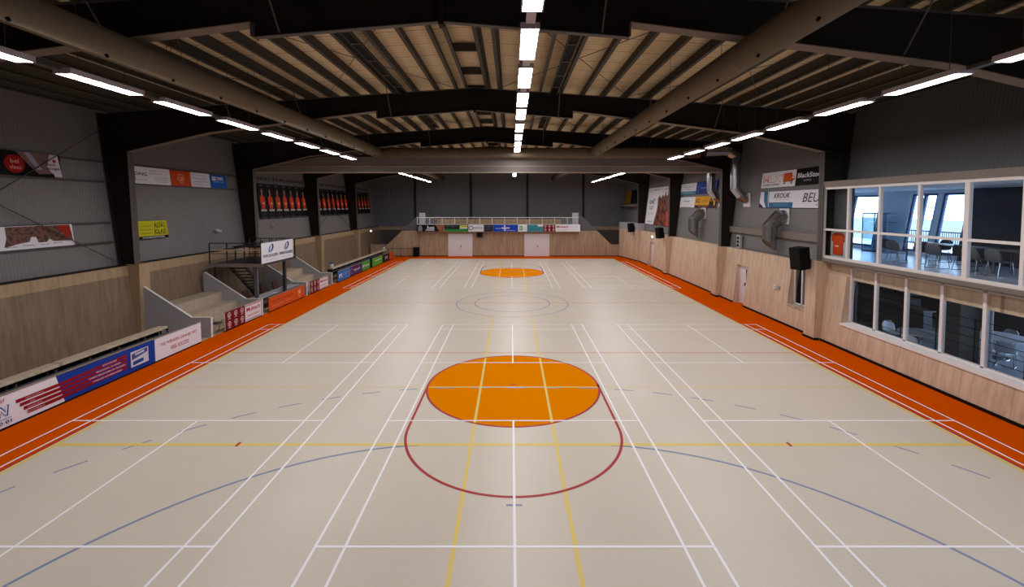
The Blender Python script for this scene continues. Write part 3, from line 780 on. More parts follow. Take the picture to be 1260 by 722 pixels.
# right wall adverts
s = right_sign('advertising_sign', 'white MLK board with an orange delivery truck on right wall', 22.7, 20.0, 6.10, 6.86, WHITE)
s.text([('MLK', .06, .32, .54, .44, True)], ink(196, 110, 72)); s.text([('MLK', .085, .36, .49, .36)], WHITE)
s.text([('KOERIERS & TRANSPORT', .07, .12, .50, .12, True)], ink(50, 30, 28))
s.area([(.66, .30), (.92, .30), (.98, .42), (.97, .62), (.90, .66), (.90, .84), (.68, .84)], ink(196, 84, 28)); s.area([(.91, .60), (.96, .58), (.965, .5), (.91, .5)], WHITE)
for k, yy in enumerate((.74, .62, .48)): s.rect(.60 + .02 * k, .68, yy, yy + .045, ink(196, 84, 28))
for xx in (.71, .90): s.disc(xx, .26, .11, BLACK); s.disc(xx, .26, .055, WHITE)
s = right_sign('advertising_sign', 'black board reading BlackStock beside the second right column', 20.0, 17.6, 6.13, 6.86, BLACK)
s.text([('BlackStock', .05, .44, .70, .30, True)], WHITE); s.text([('KOFFIE', .24, .22, .20, .10)], ink(180, 178, 182))
s = right_sign('advertising_sign', 'white KROUK board with blue curves, BEUR lettering at its end', 22.65, 17.6, 5.12, 5.90, WHITE)
s.area([(.0, 0), (.02, 0), (.08, 0), (.04, .16), (0, .3)], NAVY); s.area([(.06, 1), (.13, 1), (.135, .5), (.165, 0), (.12, 0), (.075, .4)], ink(44, 104, 148)); s.area([(.145, 1), (.15, 1), (.155, .5), (.185, .0), (.175, 0), (.145, .5)], ink(44, 104, 148))
s.rect(.17, .53, .0, .32, ink(44, 104, 148)); s.text([('KROUK', .235, .58, .245, .30, True, .2)], ink(22, 30, 44)); s.text([('TECHNIEK', .25, .46, .22, .06)], ink(170, 170, 178))
s.text([('www.krouktechniek.nl', .24, .20, .22, .05), ('info@krouk.nl', .24, .10, .22, .05)], ink(150, 180, 200))
s.text([('BEUR', .66, .32, .28, .50, False, .2)], ink(40, 40, 46)); s.text([('VLOEREN', .83, .10, .12, .13)], ink(120, 120, 126))
s = right_sign('advertising_sign', 'white and teal board, top far corner of the four boards on right wall', 33.45, 30.7, 6.02, 6.82, WHITE)
s.rect(0, 1, 0, .28, ink(52, 130, 150)); s.text([('Ambachtwinkel', .2, .62, .66, .14), ('Winsum', .4, .42, .3, .12)], ink(70, 130, 140)); s.text([('vloeren gordijnen tapijt', .1, .08, .7, .12)], WHITE)
s = right_sign('advertising_sign', 'deep blue board, top near corner of the four boards on right wall', 30.7, 27.6, 6.02, 6.84, ink(26, 46, 124))
s.text([('hoogmade bv', .18, .40, .7, .16)], ink(150, 170, 220)); s.area([(.05, .9), (.3, .9), (.12, .1), (.05, .1)], ink(40, 70, 160))
s = right_sign('advertising_sign', 'white board with blue name, bottom far corner of the four boards', 33.3, 30.65, 5.08, 5.84, WHITE)
s.text([('NAIJA', .25, .48, .42, .20, True)], ink(70, 78, 130)); s.text([('schilderwerken glaszetten', .2, .24, .6, .08)], ink(120, 120, 140)); s.rect(.1, .8, .02, .07, ink(120, 124, 140))
s = right_sign('advertising_sign', 'yellow KC board with black strip, among the four boards on right wall', 30.65, 27.6, 5.08, 5.84, ink(214, 150, 22))
s.text([('KC', .06, .42, .20, .38, True)], BLACK); s.text([('KORF.NL', .34, .46, .32, .22)], ink(150, 96, 20)); s.rect(0, 1, 0, .22, ink(52, 26, 30)); s.area([(.72, .22), (.74, .66), (.80, .82), (.86, .64), (.93, .5), (.93, .22)], BLACK); s.disc(.80, .6, .09, ink(214, 150, 22))
s.text([('www.kcgroep.nl', .2, .06, .5, .09)], ink(214, 190, 150))
s = right_sign('crowd_poster', 'big white poster with red crowd photograph between two right columns', 41.3, 34.9, 3.56, 6.82, WHITE, cat='poster')
s.area([(.44, .70), (.5, .78), (.56, .70), (.62, .80), (.68, .74), (.74, .9), (.76, .74), (.84, .82), (.90, .74), (1, .76), (1, 0), (.36, 0), (.44, .35), (.46, .5)], crowd_mat('crowd_print_red', [(.02, .01, .008), (.05, .015, .01), (.22, .06, .03), (.12, .03, .02), (.36, .04, .02)], 2.2))
s.area([(.80, .35), (1, .50), (1, 0), (.86, 0)], crowd_mat('crowd_print_bright', [(.3, .02, .01), (.5, .04, .02), (.35, .05, .03)], 3))
s.text([('IDRK', .10, .56, .22, .10, True), ('IN ACTIE', .10, .46, .2, .04, True), ('WINT', .12, .40, .16, .04, True)], NAVY); s.text([('kom ook naar de hal', .08, .30, .26, .02), ('en moedig aan', .10, .26, .22, .02)], ink(110, 110, 120)); s.text([('korfbal.nl', .10, .06, .2, .03, True)], BLACK)
s.text([('K M S V G Z', .1, .92, .82, .03, True)], ink(60, 60, 80)); s.rect(.27, .33, .66, .70, ink(190, 70, 80))
s = right_sign('advertising_sign', 'yellow board beside a dark board on far right wall shelf', 49.6, 47.3, 5.45, 6.85, ink(176, 122, 18)); s.text([('HTJ', .2, .4, .6, .2, True)], ink(110, 70, 10))
s = right_sign('advertising_sign', 'dark green board next to the yellow board, far right wall', 47.3, 44.6, 5.45, 6.85, ink(16, 22, 24)); s.text([('Bouw & co', .2, .4, .6, .12)], ink(60, 70, 74))
tag(B().box(12.1, 12.72, 44.4, 49.8, 5.14, 5.34).build('sign_shelf', M['beam_taupe']), 'pale shelf beam under the yellow board in far right corner', 'shelf')

# boards along the left side of the court
BX = -11.85
def court_board(label, y0, y1, h, mat, x=BX, name='court_board'):
    s = Sign(name, label, (x, y0, .05), (0, 1, 0), (-.01, 0, 1), y1 - y0, h - .05, mat, t=.03)
    b = B(); b.box(0, y1 - y0, h - .05, h - .02, -.05, .012, M['board_edge']); b.box(0, y1 - y0, -.05, 0, -.05, .004, M['rubber']); b.build('edge_strip', M['board_edge'], s.r)
    b = B()
    for q in (.15, (y1 - y0) / 2, y1 - y0 - .15): b.box(q - .02, q + .02, -.05, h - .08, -.09, -.03)
    b.build('support_post', M['rod'], s.r)
    return s
BL = ink(22, 58, 150)
s = court_board('long white and blue court board with red text bars beside the near bench', 6.6, 14.4, .80, WHITE)
s.area([(.595, 1), (1, 1), (1, 0), (.62, 0)], BL)
RB = ink(136, 20, 32)
for k in range(4):
    yy = .60 - .155 * k
    s.area([(.475 + .010 * k, yy), (.475 + .010 * k, yy + .115), (.60, yy + .115), (.60, yy)], RB)
    s.area([(.60, yy), (.60, yy + .115), (.865 - .0 * k, yy + .115 + .10), (.865, yy + .10)], RB)
s.text([('VERHUIZING', .50, .625, .055, .055), ('EN', .515, .47, .012, .055), ('GRAAFWERK', .505, .315, .045, .055), ('AFVOERING', .505, .16, .05, .055)], ink(220, 160, 165))
s.text([('BOUWGROND', .76, .70, .06, .06, True), ('MACHINAAL VLOEREN', .735, .54, .10, .06, True), ('CEMENT BEPLEISTEREN EN VERGIEREN', .705, .39, .15, .06, True), ('OVERIGE AFWERKINGEN', .72, .235, .12, .06, True)], ink(226, 190, 196))
s.rect(.88, .965, .18, .82, ink(198, 200, 214)); s.area([(.885, .48), (.96, .62), (.96, .80), (.885, .72)], ink(60, 80, 130)); s.area([(.89, .24), (.94, .28), (.94, .42), (.89, .40)], ink(40, 70, 150)); s.area([(.90, .62), (.945, .66), (.945, .74), (.9, .70)], ink(190, 196, 214))
s.text([('bedrijf', .395, .78, .05, .13, False)], ink(170, 40, 60)); s.text([('KUIN', .37, .34, .085, .34, True, .15)], BL); s.text([('KUIN', .376, .38, .075, .26, True, .15)], WHITE); s.text([('0513 41 00 01', .34, .10, .12, .11, True)], BL)
s.rect(.36, .46, .26, .275, BL)
s = court_board('white court board wishing ORANJE WIT success in red', 14.42, 16.58, .79, WHITE)
s.text([('WIJ WENSEN ORANJE WIT', .10, .54, .80, .18, True), ('VEEL SUCCES!', .30, .24, .40, .18, True)], ink(166, 24, 46))
def multech(label, y0, y1, h):
    s = court_board(label, y0, y1, h, WHITE)
    s.rect(0, .52, 0, 1, MAROON); s.icons(.02, .52, .02, 1, 3, 2)
    s.text([('Multech', .56, .55, .40, .26, True)], CRIM); s.text([('www.multech.nl', .58, .26, .36, .14)], CRIM); s.rect(.53, .99, .90, .95, CRIM); s.rect(.55, .97, .06, .10, CRIM)
multech('maroon and white Multech board in front of the near stand', 18.0, 20.62, .80)
s = court_board('orange board in front of the scorers table', 21.3, 24.96, .72, ink(206, 84, 30))
s.text([('zien waanzinnig aangaan', .06, .56, .60, .14)], ink(70, 30, 24)); s.text([('lokale ondernemers en verenigingen', .06, .28, .55, .07), ('www.oranjewit.nl', .06, .17, .25, .06)], ink(232, 190, 170))
s.disc(.84, .55, .28, ink(238, 180, 150), ring=.03); s.area([(.81, .68), (.87, .68), (.865, .5), (.84, .40), (.815, .5)], ink(238, 180, 150)); s.rect(.81, .87, .2, .24, ink(238, 180, 150))
multech('maroon and white Multech board in front of the far stand', 25.66, 28.2, .75)
FBX = -11.80
s = court_board('light blue court board with white figure marks behind the far stand', 29.75, 32.0, .75, ink(46, 108, 178), FBX)
s.text([('PS', .08, .28, .26, .40, True)], WHITE); s.text([('persoonlijke service', .42, .60, .48, .10), ('advies', .42, .46, .3, .10), ('www.psgroep.nl', .42, .16, .45, .07)], ink(180, 205, 230)); s.rect(.93, .97, .1, .9, ink(190, 120, 60))
s = court_board('dark purple court board between the blue and green boards', 32.03, 34.55, .74, ink(66, 36, 92), FBX)
s.text([('Klaver4', .30, .40, .50, .26, True)], ink(214, 200, 224)); s.disc(.12, .5, .3, ink(150, 130, 180), ring=.06); s.text([('financieel', .34, .20, .4, .08)], ink(170, 150, 190))
s = court_board('green court board next to the purple board', 34.58, 36.5, .74, ink(66, 148, 44), FBX); s.text([('Grunveld', .28, .40, .60, .24, True)], WHITE); s.disc(.14, .52, .16, WHITE)
s = court_board('green court board standing nearer the far corner', 37.0, 39.9, .74, ink(72, 158, 48), -11.74); s.text([('Fruitbedrijf', .2, .50, .66, .22, True)], WHITE); s.text([('groenten en fruit', .25, .26, .5, .09)], ink(200, 230, 190))
s = court_board('black court board with pale letter beside the orange corner board', 40.0, 41.9, .74, ink(28, 28, 40), -11.72); s.text([('M', .35, .24, .4, .5, True)], ink(170, 166, 180))
s = court_board('last small orange court board in the far left corner', 42.0, 43.3, .76, ink(204, 74, 30), -11.70); s.text([('C', .3, .3, .3, .35)], ink(220, 110, 60))
tag(B().box(-11.86, -11.76, 36.52, 36.98, .05, .74).build('court_board', BLACK), 'narrow black court board between the two green boards', 'advertising board')

# benches behind the boards
def bench(label, y0, y1, step):
    root = thing('spectator_bench', label, 'bench', (-12.3, y0, 0), 'benches behind the court boards')
    B().box(-12.42, -12.12, y0, y1, .915, .995).build('bench_plank', M['wood_bench'], root)
    B().box(-12.10, -12.06, y0, y1, .74, .80).build('bench_rail', M['post_blue'], root)
    y = y0 + .15
    while y < y1:
        b = B(); b.box(-12.17, -12.13, y, y + .05, 0, .915); b.box(-12.40, -12.13, y, y + .05, .86, .915); b.box(-12.40, -12.36, y, y + .05, 0, .915); b.build('bench_bracket', M['rod'], root); y += step
    B().box(-12.60, -12.20, y0, y1, .42, .46).build('bench_seat', M['wood_dark'], root)
    B().box(-12.46, -12.43, y0, y1, .46, .915).build('bench_back', M['black'], root)
bench('long plywood bench behind the white and blue boards', 6.6, 15.3, .95)
bench('long plywood bench along the far left boards', 29.6, 42.6, 1.3)

# ------------------------------------------------------------------ terrace stands
def stand(label, y0, y1, extra=0.0):
    root = thing('terrace_stand', label, 'spectator stand', (-13.4, y0, 0), 'plywood terrace stands')
    prof = [(-11.95, 0), (-11.95, .78), (-12.70, .78), (-14.62, 2.05), (-14.70, 2.05), (-14.66, 0)]
    for k, yy in enumerate((y0, y1)):
        B().prism(prof, 'Y', yy - .03, yy + .03).build('side_panel', M['grey_panel'], root)
        b = B(); b.prism([(-11.93, .775), (-11.93, .80), (-12.70, .80), (-12.70, .775)], 'Y', yy - .045, yy + .045)
        b.prism([(-12.70, .775), (-12.70, .80), (-14.62, 2.075), (-14.62, 2.05)], 'Y', yy - .045, yy + .045)
        b.box(-11.95, -11.92, yy - .045, yy + .045, 0, .80); b.build('panel_edge', M['white'], root)
    b = B(); b.box(-13.85, -13.1, y0 + .03, y1 - .03, 0.0, .70); b.build('lower_step', M['wood_bench'], root)
    b = B(); b.box(-14.75, -13.85, y0 + .03, y1 - .03, 0.0, 1.12); b.build('upper_step', M['wood_bench'], root)
    b = B(); b.box(-13.1, -12.5, y0 + .03, y1 - .03, 0.0, .32); b.build('foot_step', M['wood_bench'], root)
stand('near plywood terrace stand with grey sloping sides next to the long bench', 17.3, 20.85)
stand('far plywood terrace stand with grey sloping sides beyond the scorers table', 25.45, 29.05)
for i, (y, z) in enumerate(((17.75, .52), )):
    root = thing('folding_chair', 'black folded seat frame beside the near Multech board', 'chair', (-12.1, y - .02, 0))
    b = B()
    for dx in (-.16, .16): b.tube([(-12.1 + dx, y - .15, 0), (-12.1 + dx, y + .18, .55)], .014, 6)
    b.build('leg_frame', M['rod'], root)
    B().box(-12.3, -11.95, y - .1, y + .22, .40, .44).build('seat', M['rod'], root)

# ------------------------------------------------------------------ reporters platform with stair and scorers table
root = thing('viewing_platform', 'black steel viewing platform with railings above the scorers table', 'platform', (-13.3, 21.2, 0))
PZ = 2.42
B().box(-14.55, -11.95, 21.0, 24.3, PZ - .10, PZ).build('platform_deck', M['plat_steel'], root)
B().box(-14.57, -11.93, 20.95, 21.0, PZ - .14, PZ + .02).build('deck_edge', M['beam_taupe'], root)
for x, y, m in ((-14.3, 21.15, 'plat_steel'), (-12.35, 21.15, 'post_blue'), (-12.05, 23.2, 'plat_steel')):
    B().box(x - .07, x + .07, y - .07, y + .07, 0, PZ - .1).build('support_post', M[m], root)
def rail(p, q, n, name='railing'):
    b = B(); P, Q = Vector(p), Vector(q)
    for k in range(n + 1):
        c = P.lerp(Q, k / n); b.box(c.x - .022, c.x + .022, c.y - .022, c.y + .022, c.z, c.z + 1.0)
    b.tube([P + Vector((0, 0, 1.0)), Q + Vector((0, 0, 1.0))], .026, 6); b.tube([P + Vector((0, 0, .5)), Q + Vector((0, 0, .5))], .018, 6)
    b.build(name, M['plat_steel'], root)
rail((-14.5, 21.03, PZ), (-12.0, 21.03, PZ), 3); rail((-14.5, 24.25, PZ), (-12.0, 24.25, PZ), 4); rail((-13.0, 22.2, PZ), (-13.0, 24.2, PZ), 3); rail((-12.0, 21.03, PZ), (-12.0, 24.25, PZ), 3)
B().box(-14.4, -12.05, 20.985, 21.02, PZ + .64, PZ + .70).build('writing_shelf', M['wood_bench'], root)
b = B().box(-14.3, -12.6, 22.5, 23.2, PZ + .66, PZ + .72); b.box(-14.25, -14.2, 22.55, 22.6, PZ, PZ + .66); b.box(-12.7, -12.65, 22.55, 22.6, PZ, PZ + .66); b.build('reporters_desk', M['plat_steel'], root)
b = B()
for x in (-14.35, -13.55):
    b.prism([(21.8, PZ - .02), (22.05, PZ - .02), (24.9, .0), (24.6, 0)], 'X', x, x + .05)
b.build('stair_stringer', M['plat_steel'], root)
for k in range(11):
    y = 22.0 + .245 * k; z = PZ - .2 * (k + 1)
    B().box(-14.3, -13.55, y - .05, y + .22, z, z + .03).build('stair_tread', M['plat_steel'], root)
s = Sign('platform_sign', 'white double sign with blue emblems hung on the platform railing', (-11.90, 20.85, 2.44), (0, 1, 0), (0, 0, 1), 3.0, .98, WHITE, cat='sign', t=.025)
for x in (.13, .63):
    for dx in (0, .5):
        pass
    s.area([(x + .06, .52), (x + .09, .78), (x + .16, .92), (x + .12, .72), (x + .105, .50)], ink(70, 110, 190), 'emblem')
    s.area([(x + .16, .92), (x + .21, .90), (x + .225, .74), (x + .19, .60), (x + .14, .50), (x + .165, .66), (x + .18, .78)], NAVY, 'emblem')
    s.area([(x + .105, .50), (x + .13, .62), (x + .165, .66), (x + .14, .50)], ink(90, 130, 200), 'emblem')
    s.text([('RWN DE KLERK', x - .09, .27, .44, .15, True)], NAVY); s.text([('administraties en advies', x - .02, .12, .32, .05)], ink(150, 150, 160))
s.rect(.499, .502, .05, .95, ink(170, 170, 178), 'joint')
# table
root = thing('scorers_table', 'pale scorers table behind the orange board', 'table', (-12.3, 21.4, 0))
B().box(-12.75, -12.15, 21.3, 25.0, .70, .735).build('table_top', M['grey_panel'], root)
for x, y in ((-12.65, 21.4), (-12.2, 21.4), (-12.65, 24.8), (-12.2, 24.8)): B().box(x - .025, x + .025, y - .025, y + .025, 0, .70).build('leg', M['rod'], root)
for k, (y, a) in enumerate(((22.6, .2), (23.6, -.15))):
    root = thing('paper_sheet', 'white sheet of paper on the scorers table, %s end' % ('near' if k == 0 else 'far'), 'paper', (-12.3, y, .736))
    root.rotation_euler = (0, 0, a)
    B().box(-12.42, -12.18, y - .17, y + .17, .736, .742).build('sheet', M['white'], root)
    B().box(-12.40, -12.30, y - .1, y + .05, .742, .744).build('printed_block', ink(120, 124, 140), root)
root = thing('laptop', 'open grey laptop on the scorers table', 'laptop', (-12.35, 23.05, .735))
B().box(-12.47, -12.22, 22.88, 23.22, .735, .755).build('keyboard_deck', M['grey_panel'], root)
B().prism([(-12.22, .755), (-12.20, .755), (-12.12, .97), (-12.14, .97)], 'Y', 22.88, 23.22).build('screen', M['grey_panel'], root)
def office_chair(x, y, label):
    root = thing('upholstered_chair', label, 'chair', (x, y, 0), 'dark red chairs behind the scorers table')
    B().box(x - .24, x + .24, y - .25, y + .25, .42, .52).build('seat', M['seat_red'], root, bevel=.03)
    B().prism([(x - .26, .5), (x - .20, .5), (x - .30, 1.0), (x - .36, 1.0)], 'Y', y - .25, y + .25).build('backrest', M['seat_red'], root, bevel=.02)
    for dx in (-.2, .2):
        for dy in (-.2, .2): B().box(x + dx - .015, x + dx + .015, y + dy - .015, y + dy + .015, 0, .43).build('leg', M['rod'], root)
office_chair(-13.0, 21.8, 'dark red chair behind the near end of the scorers table')
office_chair(-13.0, 23.4, 'dark red chair in the middle behind the scorers table')
office_chair(-12.98, 24.5, 'dark red chair at the far end behind the scorers table')

# ------------------------------------------------------------------ far end: storage block, balcony, stairs
EY = 45.3
root = thing('storage_block', 'plywood storage block with balcony across the far end', 'storage block', (-1.3, EY, 0))
BW0, BW1 = -9.45, 6.92
b = B()
for x0, x1 in ((BW0, -6.55), (-4.03, 1.29), (3.89, BW1)): b.box(x0, x1, EY, EY + .12, .08, 2.56)
for x0, x1 in ((-6.55, -4.03), (1.29, 3.89)): b.box(x0, x1, EY, EY + .12, 2.34, 2.56)
b.build('front_panel', M['wood_x'], root)
b = B()
for x0, x1 in ((BW0, -6.55), (-4.03, 1.29), (3.89, BW1)): b.box(x0, x1, EY - .015, EY + .12, 0, .08)
b.build('plinth', M['rubber'], root)
b = B(); b.box(BW0, BW0 + .1, EY + .12, END - .15, 0, 2.56); b.box(BW1 - .1, BW1, EY + .12, END - .15, 0, 2.56); b.build('side_panel', M['wood_x'], root)
B().box(BW0, BW1, 44.72, END - .15, 2.56, 2.62).build('balcony_floor', M['wood_bench'], root)
for x0, x1 in ((-6.55, -4.03), (1.29, 3.89)):
    d = B().box(x0 + .01, x1 - .01, EY + .01, EY + .06, .02, 2.33).build('storage_door', M['door_white'], root)
    xm = (x0 + x1) / 2
    B().box(xm + .06, xm + .10, EY - .05, EY + .01, .95, 1.15).build('door_handle', M['rod'], d)
    B().box(xm + .00, xm + .07, EY - .05, EY - .03, 1.06, 1.09).build('door_lever', M['rod'], d)
B().box(-7.7, 5.1, 45.6, 45.68, 2.62, 3.84).build('balcony_parapet', M['wood_x'], root)
b = B(); b.box(BW0 - .2, BW1 - .05, 44.76, 44.80, 4.00, 4.05); b.box(BW0 - .2, BW1 - .05, 44.76, 44.80, 3.30, 3.34)
x = BW0 - .15
while x < BW1 - .1: b.box(x - .02, x + .02, 44.76, 44.80, 3.2, 4.02); x += 1.27
for xa, xb in ((BW0 - .1, -7.6), (5.1, BW1 - .1)):
    x = xa
    while x < xb: b.box(x - .008, x + .008, 44.77, 44.79, 3.3, 4.02); x += .16
b.build('balcony_railing', M['white'], root)
for x in (BW0 + .02, BW1 - .75): B().box(x, x + .62, 44.95, 45.0, 2.62, 4.5).build('end_screen', M['grey_panel'], root)
# boards on the balcony front
def bal(label, x0, x1, mat): return Sign('balcony_sign', label, (x0, 44.66, 2.60), (1, 0, 0), (0, 0, 1), x1 - x0, .70, mat, t=.03)
s = bal('black balcony board with pale bottle and food photo, far left end', -9.62, -6.85, ink(16, 15, 20)); s.area([(.04, .06), (.20, .06), (.20, .6), (.14, .9), (.10, .9), (.04, .6)], ink(120, 120, 130)); s.text([('hot', .38, .34, .26, .5, True)], ink(214, 210, 220)); s.area([(.30, .1), (.66, .1), (.6, .35), (.34, .35)], ink(150, 146, 160)); s.area([(.68, 1), (1, 1), (1, 0), (.82, 0)], crowd_mat('food_print', [(.02, .01, .01), (.25, .05, .02), (.3, .1, .04), (.05, .02, .02)], 6))
s = bal('black and green balcony board with yellow block', -6.82, -4.42, ink(14, 18, 20)); s.rect(0, 1, 0, .34, ink(46, 122, 50)); s.rect(.64, .97, .40, .92, ink(196, 190, 50)); s.rect(.64, .97, .40, .62, ink(200, 200, 196)); s.text([('GROENSERVICE', .06, .72, .5, .14), ('aanleg en onderhoud', .06, .48, .5, .12)], ink(120, 130, 130)); s.text([('tuin', .7, .70, .2, .14)], ink(60, 60, 20))
s = bal('white balcony board with round grey emblem', -4.39, -2.85, ink(206, 206, 214)); s.disc(.16, .5, .32, ink(60, 66, 90), ring=.09); s.text([('KANTOOR', .32, .40, .6, .26, True)], ink(90, 92, 110))
s = bal('small dark slate balcony board', -2.82, -1.92, ink(40, 42, 54)); s.text([('Drukkerij', .15, .62, .7, .16), ('print', .3, .28, .4, .14)], ink(130, 130, 145))
s = bal('deep blue balcony board with white lettering', -1.89, .62, ink(28, 60, 170)); s.text([('Van den', .10, .40, .22, .16), ('BEEM', .36, .36, .30, .28, True)], WHITE); s.text([('installaties', .5, .1, .4, .14)], ink(190, 205, 235)); s.rect(.44, .49, .1, .95, ink(200, 210, 240))
s = bal('white balcony board with small green square emblem', .65, 1.55, ink(214, 216, 216)); s.rect(.16, .48, .18, .8, ink(70, 130, 70)); s.text([('E', .24, .3, .16, .36, True)], WHITE); s.text([('Eko', .58, .36, .3, .2)], ink(150, 150, 150))
s = bal('teal balcony board with white corner', 1.58, 3.18, ink(66, 132, 146)); s.area([(.62, 1), (1, 1), (1, .74), (.70, .74)], WHITE); s.text([('SCHILDERS', .14, .34, .7, .16), ('afwerking', .14, .14, .6, .12)], ink(40, 84, 100))
s = bal('maroon and white Multech board on the balcony front', 3.21, 6.94, ink(224, 222, 228)); s.rect(0, .33, 0, 1, MAROON); s.icons(0, .33, .02, 1, 3, 2); s.text([('Multech', .36, .52, .32, .34, True)], CRIM); s.text([('www.multech.nl', .38, .18, .28, .14)], CRIM); s.text([('stalen trappen', .72, .62, .22, .10), ('en hekwerken', .72, .40, .22, .10)], ink(160, 160, 168))
# stair parapets both sides
def stair_side(label, s, x0, x1, xe):
    root = thing('balcony_stair', label, 'staircase', (x0, EY, 0))
    xs = x0 + s * 1.85; xl = x0 + s * 3.35
    B().prism([(x0, .07), (xe, .07), (xe, 1.22), (xl, 1.22), (xs, 2.64), (x0, 2.64)], 'Y', EY + .1, EY + .2).build('wood_parapet', M['wood_x'], root)
    B().prism([(x0, 2.64), (xs, 2.64), (x0 + s * .22, 4.2), (x0, 4.2)], 'Y', EY + .1, EY + .2).build('grey_parapet', M['parapet'], root)
    B().box(x0, xe, EY + .08, EY + .2, 0, .07).build('plinth', M['rubber'], root)
    for k in range(12):
        xa = x0 + s * (.3 + .29 * k)
        B().box(xa, xa + s * .31, EY + .25, END - .9, 2.5 - .2 * (k + 1), 2.5 - .2 * k).build('stair_step', M['wood_dark'], root)
stair_side('wood and grey staircase rising to the balcony from the right', 1, BW1 + .02, 0, 11.08)
stair_side('wood and grey staircase rising to the balcony from the left', -1, BW0 - .02, 0, -14.6)
# things by the far end
root = thing('low_railing', 'low dark tube railing in the far left corner by staircase', 'railing', (-11.3, 44.6, 0))
b = B()
for x in (-12.6, -11.3, -10.0): b.tube([(x, 44.7, 0), (x, 44.7, .88)], .025, 6)
b.tube([(-12.6, 44.7, .88), (-9.9, 44.7, .88)], .025, 6); b.build('rail_frame', M['plat_steel'], root)
B().tube([(-12.6, 44.7, .12), (-9.9, 44.7, .12)], .03, 6).build('bottom_tube', M['rod'], root)
root = thing('waste_bin', 'black waste bin beside the storage block, far left corner', 'bin', (-9.75, 45.0, 0))
B().prism([(-10.05, .02), (-9.53, .02), (-9.50, .88), (-10.08, .88)], 'Y', 44.82, 45.25).build('bin_body', M['black'], root)
B().box(-10.1, -9.48, 44.8, 45.27, .88, .96).build('bin_lid', M['black'], root)
def speaker(loc, rz, tilt, w, d, h, label, wx, group='black wall loudspeakers'):
    root = thing('loudspeaker', label, 'loudspeaker', loc, group)
    x, y, z = loc
    R = Matrix.Rotation(rz, 4, 'Z') @ Matrix.Rotation(tilt, 4, 'Y')
    def put(b):
        b.v = [tuple(R @ Vector(p) + Vector(loc)) for p in b.v]; return b
    put(B().box(-d / 2, d / 2, -w / 2, w / 2, 0, h)).build('cabinet', M['black'], root, bevel=.012)
    put(B().box(-d / 2 - .012, -d / 2, -w / 2 + .03, w / 2 - .03, .04, h - .04)).build('front_grille', M['rubber'], root)
    B().tube([(x + .05, y, z + .25), (wx, y, z + .25)], .03, 8).build('wall_bracket', M['rod'], root)
    B().box(wx - .03, wx, y - .1, y + .1, z + .1, z + .4).build('bracket_plate', M['rod'], root)
speaker((11.36, 17.3, 2.72), .25, -.12, .5, .48, .86, 'large black loudspeaker on the pilaster beside the window room', FR - .24)
speaker((11.42, 33.9, 2.72), .25, -.12, .5, .45, .82, 'black loudspeaker on the pilaster below the crowd poster', FR - .24)
speaker((11.42, 42.05, 2.72), .25, -.12, .5, .45, .82, 'black loudspeaker by the white board, far right corner', FR - .24)
speaker((-3.3, EY - .22, 2.02), PI / 2, 0, .6, .25, .42, 'small black loudspeaker beside the left storage door', -3.3)
root = thing('exit_sign', 'lit exit sign above the far right door', 'exit sign', (11.97, 37.9, 2.45), 'lit exit signs')
B().box(12.1, 12.17, 37.7, 38.1, 2.45, 2.65).build('housing', M['white'], root); B().box(12.09, 12.10, 37.72, 38.08, 2.47, 2.63).build('lit_face', emat('exit_glow', (.8, 1, .9), 3.0), root)
root = thing('exit_sign', 'lit exit sign on the far left wood wall', 'exit sign', (-14.9, 46.6, 2.45), 'lit exit signs')
B().box(-14.97, -14.90, 46.4, 46.8, 2.45, 2.65).build('housing', M['white'], root); B().box(-14.90, -14.89, 46.42, 46.78, 2.47, 2.63).build('lit_face', emat('exit_glow_far', (.8, 1, .9), 3.0), root)
root = thing('socket_panel', 'grey panel of black sockets on wall by the third right column', 'socket panel', (12.4, 24.1, 2.9))
B().box(12.36, 12.48, 23.85, 24.25, 2.90, 3.62).build('panel_box', M['grey_panel'], root)
for z in (3.05, 3.25, 3.45): B().box(12.33, 12.36, 23.98, 24.14, z - .06, z + .06).build('socket', M['black'], root)
root = thing('light_switch', 'small white switch box on wood beside the narrow window', 'switch', (11.98, 19.9, 1.42))
B().box(12.0, 12.06, 19.95, 20.12, 1.42, 1.60).build('switch_plate', M['white'], root); B().box(11.99, 12.06, 19.72, 19.80, 1.44, 1.58).build('socket', M['grey_panel'], root); B().box(11.985, 12.0, 20.0, 20.06, 1.48, 1.54).build('rocker', M['grey_panel'], root)
root = thing('dome_camera', 'small round white dome on left wall above the platform', 'camera', (CL(3.85), 22.9, 3.85))
B().lathe([(.02, -.08), (.12, -.06), (.15, 0), (.15, .04)], (CL(3.9) + .15, 22.9, 3.9), 16).build('dome', M['white'], root, smooth=True); B().box(CL(3.9), CL(3.9) + .12, 22.82, 22.98, 3.9, 3.98).build('mount', M['white'], root)
root = thing('sensor_box', 'small grey sensor box on left wall under the player banners', 'sensor', (CL(3.9), 28.2, 3.85))
B().box(CL(3.9) + .01, CL(3.9) + .12, 28.1, 28.3, 3.8, 4.0).build('case', M['grey_panel'], root); B().box(CL(3.9) + .12, CL(3.9) + .14, 28.14, 28.26, 3.84, 3.92).build('lens', M['black'], root)
for y, lab in ((29.9, 'white tub with blue lid behind the far stand'), (42.2, 'white tub with blue lid at the end of far bench')):
    root = thing('water_tub', lab, 'tub', (-12.28, y, .995), 'white tubs on the far bench')
    B().lathe([(.10, 0), (.12, .26), (.12, .27)], (-12.28, y, .995), 16).build('tub_body', M['white'], root, smooth=True)
    B().lathe([(.13, 0), (.13, .06), (.05, .10)], (-12.28, y, 1.265), 16).build('lid', ink(50, 80, 140), root)

